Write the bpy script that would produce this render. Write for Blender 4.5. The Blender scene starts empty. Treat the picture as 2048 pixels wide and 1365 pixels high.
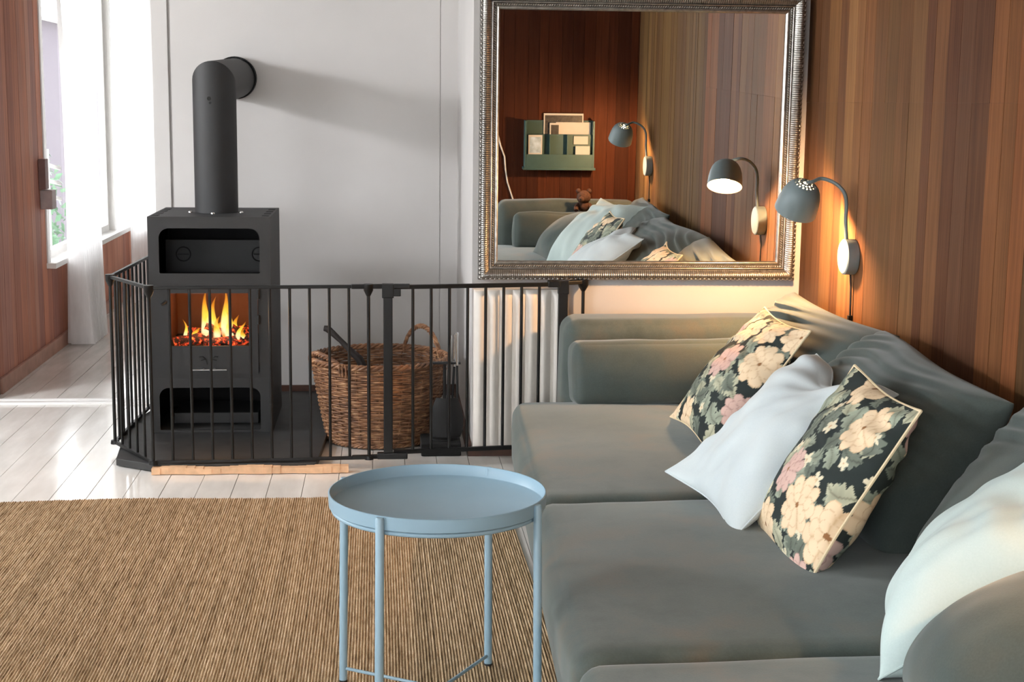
import bpy, bmesh, math, random
import numpy as np
from mathutils import Vector, Matrix, Euler
random.seed(7)
S = bpy.context.scene
COL = S.collection
R = math.radians

# ------------------------------------------------------------------ camera, world, light, exposure
cam_d = bpy.data.cameras.new('camera'); cam = bpy.data.objects.new('camera', cam_d); COL.objects.link(cam)
F_PX = 2977.8
cam_d.sensor_width = 36.0; cam_d.sensor_fit = 'HORIZONTAL'; cam_d.lens = F_PX*36.0/2048
cam_d.clip_start = 0.02; cam_d.clip_end = 200
PITCH, YAW, ROLL = .159149, .0864326, .0111715
fw = Vector((math.sin(YAW)*math.cos(PITCH), math.cos(YAW)*math.cos(PITCH), -math.sin(PITCH)))
rt = Vector((math.cos(YAW), -math.sin(YAW), 0)); up = rt.cross(fw)
r2 = rt*math.cos(ROLL)+up*math.sin(ROLL); u2 = -rt*math.sin(ROLL)+up*math.cos(ROLL)
M = Matrix((r2, u2, -fw)).transposed().to_4x4(); M.translation = Vector((0, 0, 1.3139))
cam.matrix_world = M
S.camera = cam
S.view_settings.view_transform = 'Standard'; S.view_settings.look = 'None'
S.view_settings.gamma = 1; S.view_settings.use_curve_mapping = False
S.view_settings.exposure = 0.0
S.cycles.max_bounces = 10; S.cycles.diffuse_bounces = 6; S.cycles.transparent_max_bounces = 24
S.cycles.sample_clamp_indirect = 6; S.cycles.use_denoising = True
S.cycles.caustics_reflective = False; S.cycles.caustics_refractive = False

W = bpy.data.worlds.new('world'); S.world = W; W.use_nodes = True
bg = W.node_tree.nodes['Background']; bg.inputs[0].default_value = (.93, .97, 1.0, 1); bg.inputs[1].default_value = 9.5

def area(name, loc, rot, sx, sy, e, col=(1, 1, 1), portal=False):
    d = bpy.data.lights.new(name, 'AREA'); d.shape = 'RECTANGLE'; d.size = sx; d.size_y = sy; d.energy = e; d.color = col
    if portal: d.cycles.is_portal = True
    o = bpy.data.objects.new(name, d); COL.objects.link(o); o.location = loc; o.rotation_euler = rot
    return o
# daylight at the real window openings of the room
area('window_daylight', (-3.12, 5.0, 1.85), (0, R(-80), R(8)), .22, .36, 58, (.97, .98, 1))
area('window_daylight', (-3.12, 1.2, 1.35), (0, R(-90), 0), 1.6, 2.6, 14, (.97, .98, 1))
area('window_daylight', (-1.2, -2.42, 1.4), (R(90), 0, 0), 2.6, 1.6, 10, (.97, .98, 1))
area('nook_portal', (-1.86, 9.16, 1.27), (0, R(-90), 0), 1.6, 2.9, 1, portal=True)

# ------------------------------------------------------------------ material helpers
def lin(c):
    return tuple((x/12.92 if x <= .04045 else ((x+.055)/1.055)**2.4) for x in (v/255 for v in c))+(1,)
class N:
    def __init__(s, name):
        s.m = bpy.data.materials.new(name); s.m.use_nodes = True; s.t = s.m.node_tree
        s.b = s.t.nodes['Principled BSDF']; s.o = s.t.nodes['Material Output']
    def n(s, typ, **k):
        x = s.t.nodes.new(typ)
        for a, v in k.items():
            if a.startswith('i_'): x.inputs[a[2:].replace('_', ' ')].default_value = v
            else: setattr(x, a, v)
        return x
    def l(s, a, b): s.t.links.new(a, b)
    def geo(s, scale):
        g = s.n('ShaderNodeNewGeometry'); m = s.n('ShaderNodeMapping'); m.inputs['Scale'].default_value = scale
        s.l(g.outputs['Position'], m.inputs[0]); return m.outputs[0]
    def noise(s, vec, scale, detail=3, rough=.55):
        x = s.n('ShaderNodeTexNoise'); x.inputs['Scale'].default_value = scale; x.inputs['Detail'].default_value = detail
        x.inputs['Roughness'].default_value = rough
        if vec is not None: s.l(vec, x.inputs['Vector'])
        return x.outputs['Fac']
    def ramp(s, fac, stops):
        x = s.n('ShaderNodeValToRGB'); e = x.color_ramp.elements
        while len(e) < len(stops): e.new(.5)
        for k, (p, c) in zip(e, stops): k.position = p; k.color = c
        s.l(fac, x.inputs[0]); return x.outputs[0]
    def mix(s, fac, a, b, mode='MIX'):
        x = s.n('ShaderNodeMix', data_type='RGBA', blend_type=mode)
        for v, i in ((fac, 0), (a, 6), (b, 7)):
            if hasattr(v, 'links'): s.l(v, x.inputs[i])
            else: x.inputs[i].default_value = v
        return x.outputs[2]
    def bump(s, h, strength=.3, dist=.002):
        x = s.n('ShaderNodeBump'); x.inputs['Strength'].default_value = strength; x.inputs['Distance'].default_value = dist
        s.l(h, x.inputs['Height']); s.l(x.outputs[0], s.b.inputs['Normal'])
    def set(s, **k):
        for a, v in k.items():
            i = s.b.inputs[a.replace('_', ' ')]
            if hasattr(v, 'links'): s.l(v, i)
            else: i.default_value = v
        return s
def plain(name, c, rough=.5, metal=0., var=.12, scale=20, bump=0., bscale=200, **k):
    m = N(name); v = m.geo((1, 1, 1)); f = m.noise(v, scale)
    a = lin(c); d = tuple(x*(1-var) for x in a[:3])+(1,); h = tuple(min(1, x*(1+var)) for x in a[:3])+(1,)
    m.set(Base_Color=m.ramp(f, [(.3, d), (.7, h)]), Roughness=rough, Metallic=metal, **k)
    if bump: m.bump(m.noise(v, bscale, 2), bump, .001)
    return m.m
MT = {}
MT['white_wall'] = plain('white_wall', (197, 194, 192), .75, var=.03, scale=3, bump=.15, bscale=150)
MT['white_trim'] = plain('white_trim', (232, 230, 228), .4, var=.02)
MT['white_paint'] = plain('white_radiator', (232, 226, 218), .4, var=.03)
MT['black_metal'] = plain('black_metal', (10, 10, 11), .42, var=.15, scale=60, Specular_IOR_Level=.35)
MT['stove_black'] = plain('stove_black', (36, 36, 37), .62, var=.12, scale=8, bump=.2, bscale=400)
MT['soot'] = plain('soot_black', (22, 22, 22), .9)
MT['slate'] = plain('hearth_slate', (43, 43, 43), .55, var=.3, scale=14, bump=.3, bscale=60)
MT['raw_wood'] = plain('raw_wood', (222, 180, 142), .7, var=.15, scale=25)
MT['base_wood'] = plain('baseboard_wood', (166, 122, 104), .5, var=.15, scale=15)
MT['dark_wood'] = plain('dark_wood', (74, 46, 34), .55, var=.2)
MT['axe_wood'] = plain('axe_wood', (30, 22, 19), .75, var=.2)
MT['blue_metal'] = plain('blue_grey_metal', (136, 164, 180), .42, var=.03, scale=6)
MT['lamp_grey'] = plain('lamp_blue_grey', (116, 131, 135), .5, var=.03)
MT['lamp_white'] = plain('lamp_white', (240, 234, 220), .5, var=.02)
MT['cord_black'] = plain('cord_black', (18, 17, 17), .6)
MT['steel'] = plain('brushed_steel', (150, 150, 150), .35, .9)
MT['chrome'] = plain('chrome', (215, 215, 215), .18, 1., var=.03)
MT['iron'] = plain('iron', (30, 30, 31), .5, .3)
MT['rack_green'] = plain('rack_green', (52, 82, 80), .55, var=.06)
MT['paper'] = plain('paper', (196, 194, 188), .8, var=.03)
MT['photo_dark'] = plain('photo_dark', (50, 48, 46), .5, var=.6, scale=70)
MT['photo_sky'] = plain('photo_sky', (170, 190, 205), .5, var=.3, scale=25)
MT['plush'] = plain('brown_plush', (74, 48, 36), .95, var=.3, scale=90, bump=.6, bscale=500)
MT['white_cord'] = plain('white_cord', (228, 224, 218), .5)
MT['cream_piping'] = plain('cream_piping', (226, 208, 172), .8, var=.05)
MT['stone_house'] = plain('grey_house', (78, 70, 80), .9, var=.05)
MT['leaf'] = plain('foliage', (86, 120, 92), .8, var=.5, scale=12)
MT['grass'] = plain('outdoor_ground', (206, 204, 198), .95, var=.1)
MT['brown_box'] = plain('brown_painted_box', (120, 88, 82), .6)
MT['wool_grey'] = plain('box_grey', (168, 152, 150), .6)

def m_mirror():
    m = N('mirror_glass'); m.set(Base_Color=(.93, .93, .92, 1), Metallic=1., Roughness=0.0); return m.m
MT['mirror'] = m_mirror()
def m_frame():
    m = N('silver_frame'); f = m.noise(m.geo((1, 1, 1)), 60)
    at = m.n('ShaderNodeAttribute', attribute_name='groove_dark'); c = m.ramp(f, [(.3, lin((150, 146, 140))), (.7, lin((188, 184, 178)))])  # antique wear plus shade painted into the grooves to sharpen the reeds
    m.set(Base_Color=m.mix(at.outputs['Fac'], c, lin((34, 30, 26))), Metallic=m.ramp(at.outputs['Fac'], [(0, (.95, .95, .95, 1)), (1, (.3, .3, .3, 1))]), Roughness=.3); return m.m
MT['frame'] = m_frame()
def m_board(name, rough=.58):
    m = N(name); oi = m.n('ShaderNodeObjectInfo')
    v = m.geo((55, 55, 1.6)); f = m.noise(v, 1.0, 5, .65); v2 = m.geo((160, 160, 5)); f2 = m.noise(v2, 1.0, 3)
    v3 = m.geo((1, 1, .6)); f3 = m.noise(v3, 2.2, 2)
    g = m.ramp(f, [(.28, (.74, .72, .70, 1)), (.72, (1.16, 1.15, 1.14, 1))])
    g2 = m.ramp(f2, [(.3, (.82, .8, .8, 1)), (.7, (1.1, 1.1, 1.1, 1))])
    g3 = m.ramp(f3, [(.3, (.85, .83, .83, 1)), (.7, (1.1, 1.08, 1.05, 1))])
    c = m.mix(1, oi.outputs['Color'], g, 'MULTIPLY'); c = m.mix(1, c, g2, 'MULTIPLY'); c = m.mix(1, c, g3, 'MULTIPLY')
    m.set(Base_Color=c, Roughness=rough, Specular_IOR_Level=.08); m.bump(f2, .12, .001); return m.m
MT['board'] = m_board('wood_panelling')
def m_floor():
    m = N('white_floor_paint'); oi = m.n('ShaderNodeObjectInfo')
    f = m.noise(m.geo((6, 1.2, 1)), 2.2, 4); f2 = m.noise(m.geo((90, 4, 1)), 1, 3)
    c = m.ramp(f, [(.3, lin((214, 210, 204))), (.7, lin((230, 227, 222)))])
    m.set(Base_Color=c, Roughness=m.ramp(f, [(.35, (.1, .1, .1, 1)), (.7, (.24, .24, .24, 1))])); m.bump(f2, .05, .001); return m.m
MT['floor'] = m_floor()
def m_sofa(name, base, stain, dark, rough=.95):
    m = N(name); v = m.geo((1, 1, 1)); f = m.noise(v, 5.5, 4, .6); f2 = m.noise(v, 260, 2); f3 = m.noise(v, 2.3, 3)
    c = m.ramp(f, [(.33, lin(dark)), (.5, lin(base)), (.66, lin(stain))])
    c = m.mix(m.ramp(f3, [(.4, (0, 0, 0, 1)), (.65, (.6, .6, .6, 1))]), c, lin(base))
    c = m.mix(.25, c, m.ramp(f2, [(.3, (.06, .06, .06, 1)), (.7, (.3, .3, .3, 1))]), 'SOFT_LIGHT')
    m.set(Base_Color=c, Roughness=rough, Sheen_Weight=.35, Sheen_Roughness=.45, Sheen_Tint=(.8, .84, .84, 1), Specular_IOR_Level=.15)
    m.bump(f2, .18, .001); return m.m
MT['sofa'] = m_sofa('sofa_velvet', (90, 98, 94), (104, 100, 90), (76, 85, 82))
MT['cushion'] = m_sofa('cushion_velvet', (86, 95, 92), (92, 96, 90), (78, 87, 85))
MT['pale'] = m_sofa('pale_blue_linen', (214, 224, 227), (217, 226, 228), (208, 219, 223))
MT['pale2'] = m_sofa('pale_mint_linen', (200, 216, 214), (205, 219, 217), (194, 210, 209))
def m_print():
    m = N('floral_print'); a = m.n('ShaderNodeAttribute', attribute_name='print'); m.l(a.outputs['Color'], m.b.inputs['Base Color'])
    f2 = m.noise(m.geo((1, 1, 1)), 420, 2); m.bump(f2, .25, .001); m.set(Roughness=.85, Specular_IOR_Level=.2); return m.m
MT['floral'] = m_print()
def m_rug():
    m = N('jute'); v = m.geo((170, 14, 30)); f = m.noise(v, 1, 3, .7); f2 = m.noise(m.geo((26, 1.1, 1)), 1, 4, .65); f3 = m.noise(m.geo((300, 200, 100)), 1, 2)
    c = m.ramp(f, [(.28, lin((132, 111, 86))), (.5, lin((192, 169, 139))), (.75, lin((222, 203, 178)))])
    c2 = m.ramp(f2, [(.3, (.74, .70, .64, 1)), (.5, (.98, .94, .9, 1)), (.72, (1.12, 1.08, 1.02, 1))])
    c = m.mix(1, c, c2, 'MULTIPLY'); c = m.mix(1, c, m.ramp(f3, [(.3, (.7, .68, .64, 1)), (.65, (1.08, 1.08, 1.08, 1))]), 'MULTIPLY')
    m.set(Base_Color=c, Roughness=.95, Specular_IOR_Level=.1); m.bump(f3, .5, .003); return m.m
MT['jute'] = m_rug()
def m_wicker():
    m = N('wicker'); f = m.noise(m.geo((30, 30, 60)), 1, 3); f2 = m.noise(m.geo((7, 7, 5)), 1, 2)
    c = m.ramp(f, [(.3, lin((96, 66, 46))), (.55, lin((148, 108, 78))), (.75, lin((196, 158, 120)))])
    c = m.mix(1, c, m.ramp(f2, [(.35, (.75, .7, .68, 1)), (.65, (1.1, 1.05, 1, 1))]), 'MULTIPLY')
    m.set(Base_Color=c, Roughness=.55); return m.m
MT['wicker'] = m_wicker()
def m_glass():
    m = N('window_glass'); t = m.n('ShaderNodeBsdfTransparent'); g = m.n('ShaderNodeBsdfGlossy'); g.inputs['Roughness'].default_value = .02
    lw = m.n('ShaderNodeFresnel'); lw.inputs['IOR'].default_value = 1.4; x = m.n('ShaderNodeMixShader')
    gm = m.n('ShaderNodeNewGeometry'); iv = m.n('ShaderNodeMath', operation='SUBTRACT'); iv.inputs[0].default_value = 1; m.l(gm.outputs['Backfacing'], iv.inputs[1])
    ml = m.n('ShaderNodeMath', operation='MULTIPLY'); m.l(lw.outputs[0], ml.inputs[0]); m.l(iv.outputs[0], ml.inputs[1])
    m.l(ml.outputs[0], x.inputs[0]); m.l(t.outputs[0], x.inputs[1]); m.l(g.outputs[0], x.inputs[2]); m.l(x.outputs[0], m.o.inputs[0]); return m.m
MT['glass'] = m_glass()
def m_curtain():
    m = N('sheer_curtain'); t = m.n('ShaderNodeBsdfTransparent'); tr = m.n('ShaderNodeBsdfTranslucent'); d = m.n('ShaderNodeBsdfDiffuse')
    tr.inputs[0].default_value = (.95, .94, .94, 1); d.inputs[0].default_value = (.92, .91, .91, 1)
    a = m.n('ShaderNodeMixShader'); a.inputs[0].default_value = .55; m.l(d.outputs[0], a.inputs[1]); m.l(tr.outputs[0], a.inputs[2])
    f = m.noise(m.geo((40, 40, 2)), 1, 2); x = m.n('ShaderNodeMixShader')
    m.l(m.ramp(f, [(.3, (.12, .12, .12, 1)), (.7, (.22, .22, .22, 1))]), x.inputs[0]); m.l(a.outputs[0], x.inputs[1]); m.l(t.outputs[0], x.inputs[2]); m.l(x.outputs[0], m.o.inputs[0]); return m.m
MT['curtain'] = m_curtain()
def m_emit(name, c, s):
    m = N(name); m.set(Base_Color=(0, 0, 0, 1), Emission_Color=c, Emission_Strength=s); return m.m
MT['bulb'] = m_emit('glowing_bulb', (1, .78, .5, 1), 40)
def m_flame():
    m = N('flame'); tc = m.n('ShaderNodeTexCoord'); sp = m.n('ShaderNodeSeparateXYZ'); m.l(tc.outputs['Generated'], sp.inputs[0])
    nz = m.noise(m.geo((40, 40, 18)), 1, 3)
    ad = m.n('ShaderNodeMath', operation='MULTIPLY_ADD'); ad.inputs[1].default_value = .5; m.l(nz, ad.inputs[0])
    sb = m.n('ShaderNodeMath', operation='SUBTRACT'); sb.inputs[1].default_value = .25; m.l(sp.outputs[2], sb.inputs[0]); m.l(sb.outputs[0], ad.inputs[2])
    c = m.ramp(ad.outputs[0], [(0, (1, .28, .03, 1)), (.22, (1, .85, .45, 1)), (.5, (1, .62, .06, 1)), (.8, (.9, .33, .02, 1)), (1, (.5, .12, .01, 1))])
    e = m.n('ShaderNodeEmission'); m.l(c, e.inputs[0]); e.inputs[1].default_value = 1.5
    lw = m.n('ShaderNodeLayerWeight'); lw.inputs[0].default_value = .35
    a = m.n('ShaderNodeMath', operation='SUBTRACT'); a.inputs[0].default_value = 1.0; m.l(lw.outputs['Facing'], a.inputs[1])
    p = m.n('ShaderNodeMath', operation='POWER'); p.inputs[1].default_value = 1.3; m.l(a.outputs[0], p.inputs[0])
    h = m.ramp(sp.outputs[2], [(0, (.95, .95, .95, 1)), (.5, (.85, .85, .85, 1)), (1, (.2, .2, .2, 1))])
    q = m.n('ShaderNodeMath', operation='MULTIPLY'); m.l(p.outputs[0], q.inputs[0]); m.l(h, q.inputs[1])
    t = m.n('ShaderNodeBsdfTransparent'); x = m.n('ShaderNodeMixShader')
    m.l(q.outputs[0], x.inputs[0]); m.l(t.outputs[0], x.inputs[1]); m.l(e.outputs[0], x.inputs[2]); m.l(x.outputs[0], m.o.inputs[0]); return m.m
MT['flame'] = m_flame()
def m_log():
    m = N('burning_log'); f = m.noise(m.geo((55, 55, 55)), 1, 4, .7)
    g = m.ramp(f, [(.5, (0, 0, 0, 1)), (.6, (.7, .05, .01, 1)), (.72, (1, .4, .08, 1))])
    m.set(Base_Color=m.ramp(f, [(.3, (.01, .008, .007, 1)), (.6, (.09, .02, .012, 1))]), Roughness=.9, Emission_Color=g, Emission_Strength=1.6); m.bump(f, .6, .006); return m.m
MT['log'] = m_log()
MT['firebrick'] = plain('firebrick', (150, 88, 50), .9, var=.12, scale=12)

# ------------------------------------------------------------------ mesh helpers
def tag(o, label=None, cat=None, group=None, kind=None):
    if label: o['label'] = label
    if cat: o['category'] = cat
    if group: o['group'] = group
    if kind: o['kind'] = kind
    return o
def thing(name, loc, label, cat, group=None):
    o = bpy.data.objects.new(name, None); COL.objects.link(o); o.location = loc; o.empty_display_size = .05
    return tag(o, label, cat, group)
def adopt(o, p):
    if p is not None:
        o.parent = p
        def world(q): return (world(q.parent) @ q.matrix_parent_inverse if q.parent else Matrix.Identity(4)) @ q.matrix_basis
        mw = world(p)
        o.matrix_parent_inverse = mw.inverted()
    return o
def link(name, me, mat, parent=None, smooth=False):
    o = bpy.data.objects.new(name, me); COL.objects.link(o)
    if mat is not None and not me.materials: me.materials.append(MT[mat] if isinstance(mat, str) else mat)
    if smooth: me.polygons.foreach_set('use_smooth', [True]*len(me.polygons))
    return adopt(o, parent)
class MB:
    def __init__(s): s.v = []; s.f = []
    def add(s, v, f):
        k = len(s.v); s.v += [tuple(p) for p in v]; s.f += [tuple(i+k for i in q) for q in f]; return s
    def box(s, lo, hi):
        (a, b, c), (d, e, f) = lo, hi
        return s.add([(a,b,c),(d,b,c),(d,e,c),(a,e,c),(a,b,f),(d,b,f),(d,e,f),(a,e,f)],
                     [(0,3,2,1),(4,5,6,7),(0,1,5,4),(1,2,6,5),(2,3,7,6),(3,0,4,7)])
    def bar(s, a, b, w, h, upv=(0, 0, 1)):
        a, b = Vector(a), Vector(b); d = (b-a).normalized(); x = d.cross(Vector(upv))
        if x.length < 1e-4: x = d.cross(Vector((0, 1, 0)))
        x.normalize(); y = x.cross(d); P = []
        for c in (a, b):
            for i, j in ((-1,-1),(1,-1),(1,1),(-1,1)): P.append(c+x*(i*w/2)+y*(j*h/2))
        return s.add(P, [(0,1,2,3),(7,6,5,4),(0,4,5,1),(1,5,6,2),(2,6,7,3),(3,7,4,0)])
    def tube(s, path, r, n=10, closed=False, caps=True, rot=0):
        P = [Vector(p) for p in path]; m = len(P); rr = r if hasattr(r, '__len__') else [r]*m; V = []; Fc = []
        pu = None
        for i, p in enumerate(P):
            if closed: d = P[(i+1) % m]-P[i-1]
            else: d = P[min(i+1, m-1)]-P[max(i-1, 0)]
            d.normalize()
            if pu is None:
                pu = d.cross(Vector((0, 0, 1)))
                if pu.length < 1e-3: pu = d.cross(Vector((0, 1, 0)))
            x = (pu-d*pu.dot(d)).normalized(); pu = x; y = d.cross(x)
            for k in range(n):
                t = 2*math.pi*k/n+rot; V.append(p+(x*math.cos(t)+y*math.sin(t))*rr[i])
        for i in range(m if closed else m-1):
            for k in range(n):
                a = i*n+k; b = i*n+(k+1) % n; c = ((i+1) % m)*n+(k+1) % n; d = ((i+1) % m)*n+k; Fc.append((a, b, c, d))
        if caps and not closed: Fc += [tuple(range(n))[::-1], tuple(range((m-1)*n, m*n))]
        return s.add(V, Fc)
    def lathe(s, prof, c=(0, 0, 0), n=24, skip=None, mat=None):
        V = []; Fc = []
        for r, z in prof:
            for k in range(n):
                t = 2*math.pi*k/n; V.append((c[0]+r*math.cos(t), c[1]+r*math.sin(t), c[2]+z))
        for i in range(len(prof)-1):
            for k in range(n):
                if skip and skip(i, k): continue
                Fc.append((i*n+k, i*n+(k+1) % n, (i+1)*n+(k+1) % n, (i+1)*n+k))
        if mat is not None: V = [mat @ Vector(v) for v in V]
        return s.add(V, Fc)
    def prism(s, poly, lo, hi, axis=2):
        n = len(poly)
        def pt(p, h):
            if axis == 2: return (p[0], p[1], h)
            if axis == 1: return (p[0], h, p[1])
            return (h, p[0], p[1])
        V = [pt(p, lo) for p in poly]+[pt(p, hi) for p in poly]
        return s.add(V, [tuple(range(n))[::-1], tuple(range(n, 2*n))]+[(i, (i+1) % n, n+(i+1) % n, n+i) for i in range(n)])
    def build(s, name, mat, parent=None, smooth=False, bevel=0, merge=False):
        me = bpy.data.meshes.new(name); me.from_pydata([tuple(v) for v in s.v], [], s.f)
        bm = bmesh.new(); bm.from_mesh(me)
        if merge: bmesh.ops.remove_doubles(bm, verts=bm.verts, dist=1e-5)
        bmesh.ops.recalc_face_normals(bm, faces=bm.faces)
        if bevel:
            bmesh.ops.bevel(bm, geom=[e for e in bm.edges if len(e.link_faces) == 2 and e.calc_face_angle(0) > .6], offset=bevel, segments=2, affect='EDGES', profile=.6)
        bm.to_mesh(me); bm.free()
        o = link(name, me, mat, parent, smooth)
        if smooth and hasattr(me, 'set_sharp_from_angle'): me.set_sharp_from_angle(angle=R(50))
        return o
def struct(mb, name, mat, parent=None, **k):
    o = mb.build(name, mat, parent, **k)
    if parent is None: o['kind'] = 'structure'
    return o
def np_mesh(name, V, Q, mat, parent=None, smooth=True):
    V = np.asarray(V, np.float32); Q = np.asarray(Q, np.int32)
    me = bpy.data.meshes.new(name); me.vertices.add(len(V)); me.vertices.foreach_set('co', V.ravel())
    me.loops.add(Q.size); me.loops.foreach_set('vertex_index', Q.ravel()); me.polygons.add(len(Q))
    me.polygons.foreach_set('loop_start', np.arange(len(Q), dtype=np.int32)*Q.shape[1])
    me.update(calc_edges=True); me.validate()
    return link(name, me, mat, parent, smooth)
def grid_quads(nu, nv, cu=False, cv=False):
    i = np.arange(nu if cu else nu-1); j = np.arange(nv if cv else nv-1); I, J = np.meshgrid(i, j, indexing='ij')
    I2 = (I+1) % nu; J2 = (J+1) % nv
    return np.stack([I*nv+J, I2*nv+J, I2*nv+J2, I*nv+J2], -1).reshape(-1, 4)
class SN:   # smooth pseudo noise from sinusoids
    def __init__(s, seed, n=14, lo=1., hi=4.):
        g = np.random.default_rng(seed); d = g.normal(size=(n, 3)); d /= np.linalg.norm(d, axis=1)[:, None]
        s.k = d*g.uniform(lo, hi, (n, 1)); s.p = g.uniform(0, 6.28, n); s.n = n
    def __call__(s, P): return np.sin(P @ s.k.T+s.p).sum(1)/math.sqrt(s.n/2)

def soft_box(name, size, r, puff, mat, parent, M4, n=22, wr=.004, seed=1, shear=None):
    """rounded, puffed upholstery block; M4 places it (local centre origin)"""
    sx, sy, sz = [x/2 for x in size]; vi = {}; V = []; Q = []
    def vid(i, j, k):
        if (i, j, k) not in vi: vi[(i, j, k)] = len(V); V.append((i, j, k))
        return vi[(i, j, k)]
    for a in range(3):
        for sgn in (0, n):
            for i in range(n):
                for j in range(n):
                    q = []
                    for di, dj in ((0,0),(1,0),(1,1),(0,1)):
                        c = [0, 0, 0]; c[a] = sgn; c[(a+1) % 3] = i+di; c[(a+2) % 3] = j+dj; q.append(vid(*c))
                    Q.append(q if sgn else q[::-1])
    U = np.array(V, float)/n*2-1; U = np.sin(U*np.pi/2*.92)/math.sin(np.pi/2*.92)
    H = np.array([sx, sy, sz]); P = U*H; inner = np.clip(P, -(H-r), H-r); d = P-inner; L = np.linalg.norm(d, axis=1, keepdims=True)
    mx = np.abs(d).max(1, keepdims=True); P = inner+np.where(L > 1e-9, d/np.maximum(L, 1e-9)*mx, 0)
    for a in range(3):
        b, c = (a+1) % 3, (a+2) % 3
        P[:, a] += puff[a]*U[:, a]*(1-U[:, b]**2)*(1-U[:, c]**2)
    n1 = SN(seed, 16, 5, 16); n2 = SN(seed+9, 16, 18, 45); nn = n1(P)*wr+n2(P*np.array([1, .35, 1]))*wr*.35
    nr = P/np.maximum(np.linalg.norm(P/H, axis=1, keepdims=True), 1e-6); nr = (P/H); nr /= np.maximum(np.linalg.norm(nr, axis=1, keepdims=True), 1e-6)
    P = P+nr*nn[:, None]
    if shear is not None: P = shear(P, U)
    A = np.array(M4); P = P @ A[:3, :3].T+A[:3, 3]
    return np_mesh(name, P, Q, mat, parent)
def frame4(c, u, v):
    u = Vector(u).normalized(); v = Vector(v); v = (v-u*v.dot(u)).normalized(); w = u.cross(v)
    m = Matrix((u, v, w)).transposed().to_4x4(); m.translation = Vector(c); return m

def pillow(name, c, u, v, w, h, t, mat, label, seed, n=64, pinch=.07, bend=0., wr=.006, chop=0., piping=None, paint=None, group=None, sag=.15, expo=.55, cat='cushion', crease=None):
    """square cushion: u along its lower edge, v up, front face towards -normal; body is the thing's own mesh, piping its child"""
    g = np.linspace(-1, 1, n); g = np.sin(g*np.pi/2*.9)/math.sin(np.pi/2*.9); Ug, Vg = np.meshgrid(g, g, indexing='ij')
    u1, v1 = Ug.ravel(), Vg.ravel()
    f = np.clip((1-u1**2)*(1-v1**2), 0, 1)**expo
    n1 = SN(seed, 16, 1.5, 4.5); n2 = SN(seed+3, 18, 4, 12); n3 = SN(seed+5, 12, 10, 26)
    uv3 = np.stack([u1, v1, 0*u1], 1)
    fl = np.sqrt(np.maximum(np.abs(u1), np.abs(v1)))
    rad = np.arctan2(v1, u1)
    outs = []
    for sgn in (-1, 1):
        X = w/2*u1*(1-pinch*(1-v1**2)*np.abs(u1)**1.5); Y = h/2*v1*(1-pinch*(1-u1**2)*np.abs(v1)**1.5)
        z = sgn*t/2*f*(1-sag*v1)
        k = (1-(u1**2)**4)*(1-(v1**2)**4)
        cr = np.sin(rad*7+n1(uv3)*2.2)*np.exp(-((1-np.maximum(np.abs(u1), np.abs(v1)))/.22)**2)*k
        z = z+sgn*k*wr*(n1(uv3+sgn)*.8+n2(uv3+sgn)*.35*fl+n3(uv3*np.array([1, .5, 1]))*.12)+sgn*cr*wr*.9
        if crease: z = z+sgn*crease[0]*k*np.sin(crease[1]*v1+3.2*n1(uv3*np.array([1.3, .4, 1]))+2.5*u1)*np.clip((v1+.25)*1.2, 0, 1)*(.6+.4*n1(uv3*1.7+3))
        z = z+bend*(u1**2+.4*v1**2)
        if chop: 
            dz = np.exp(-(u1/.34)**2)*np.clip(v1+.1, 0, 1)**1.6
            Y = Y-chop*dz; z = z*(1-.35*dz)
        Y = Y+wr*.8*n1(uv3*np.array([1, 0, 0])+2)*np.abs(v1)**3; X = X+wr*.8*n1(uv3*np.array([0, 1, 0])+5)*np.abs(u1)**3
        z = z+wr*.9*n1(uv3*.8+9)*np.maximum(np.abs(u1), np.abs(v1))**4
        outs.append(np.stack([X, Y, z], 1))
    bi = (np.abs(np.abs(u1)-1) < 1e-9) | (np.abs(np.abs(v1)-1) < 1e-9)
    A, B = outs
    m = 0.5*(A[bi]+B[bi]); A[bi] = m
    idx2 = np.arange(n*n); idx2[~bi] = n*n+np.arange((~bi).sum())
    Q = grid_quads(n, n); V = np.concatenate([A, B[~bi]]); QQ = np.concatenate([Q[:, ::-1], idx2[Q]])
    M4 = np.array(frame4(c, u, v)); T = lambda P: P @ M4[:3, :3].T+M4[:3, 3]
    o = np_mesh(name, T(V)-np.array(c), QQ, mat, None); o.location = c
    if paint is not None:
        S2 = np.concatenate([np.zeros(n*n), np.ones((~bi).sum())]); UU = np.concatenate([u1, u1[~bi]]); VV = np.concatenate([v1, v1[~bi]])
        C = paint(UU+S2*2.7, VV+S2*1.3)
        at = o.data.color_attributes.new('print', 'FLOAT_COLOR', 'POINT'); at.data.foreach_set('color', np.concatenate([C, np.ones((len(C), 1))], 1).astype(np.float32).ravel())
    if label: tag(o, label, cat, group)
    if piping:
        G = lambda i, j: i*n+j
        ring = [G(i, 0) for i in range(n)]+[G(n-1, j) for j in range(1, n)]+[G(i, n-1) for i in range(n-2, -1, -1)]+[G(0, j) for j in range(n-2, 0, -1)]
        P = T(A)[ring]; mb = MB().tube([Vector(p) for p in P], piping[0], 6, closed=True); mb.build('piping', piping[1], o, smooth=True)
    return o

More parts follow.
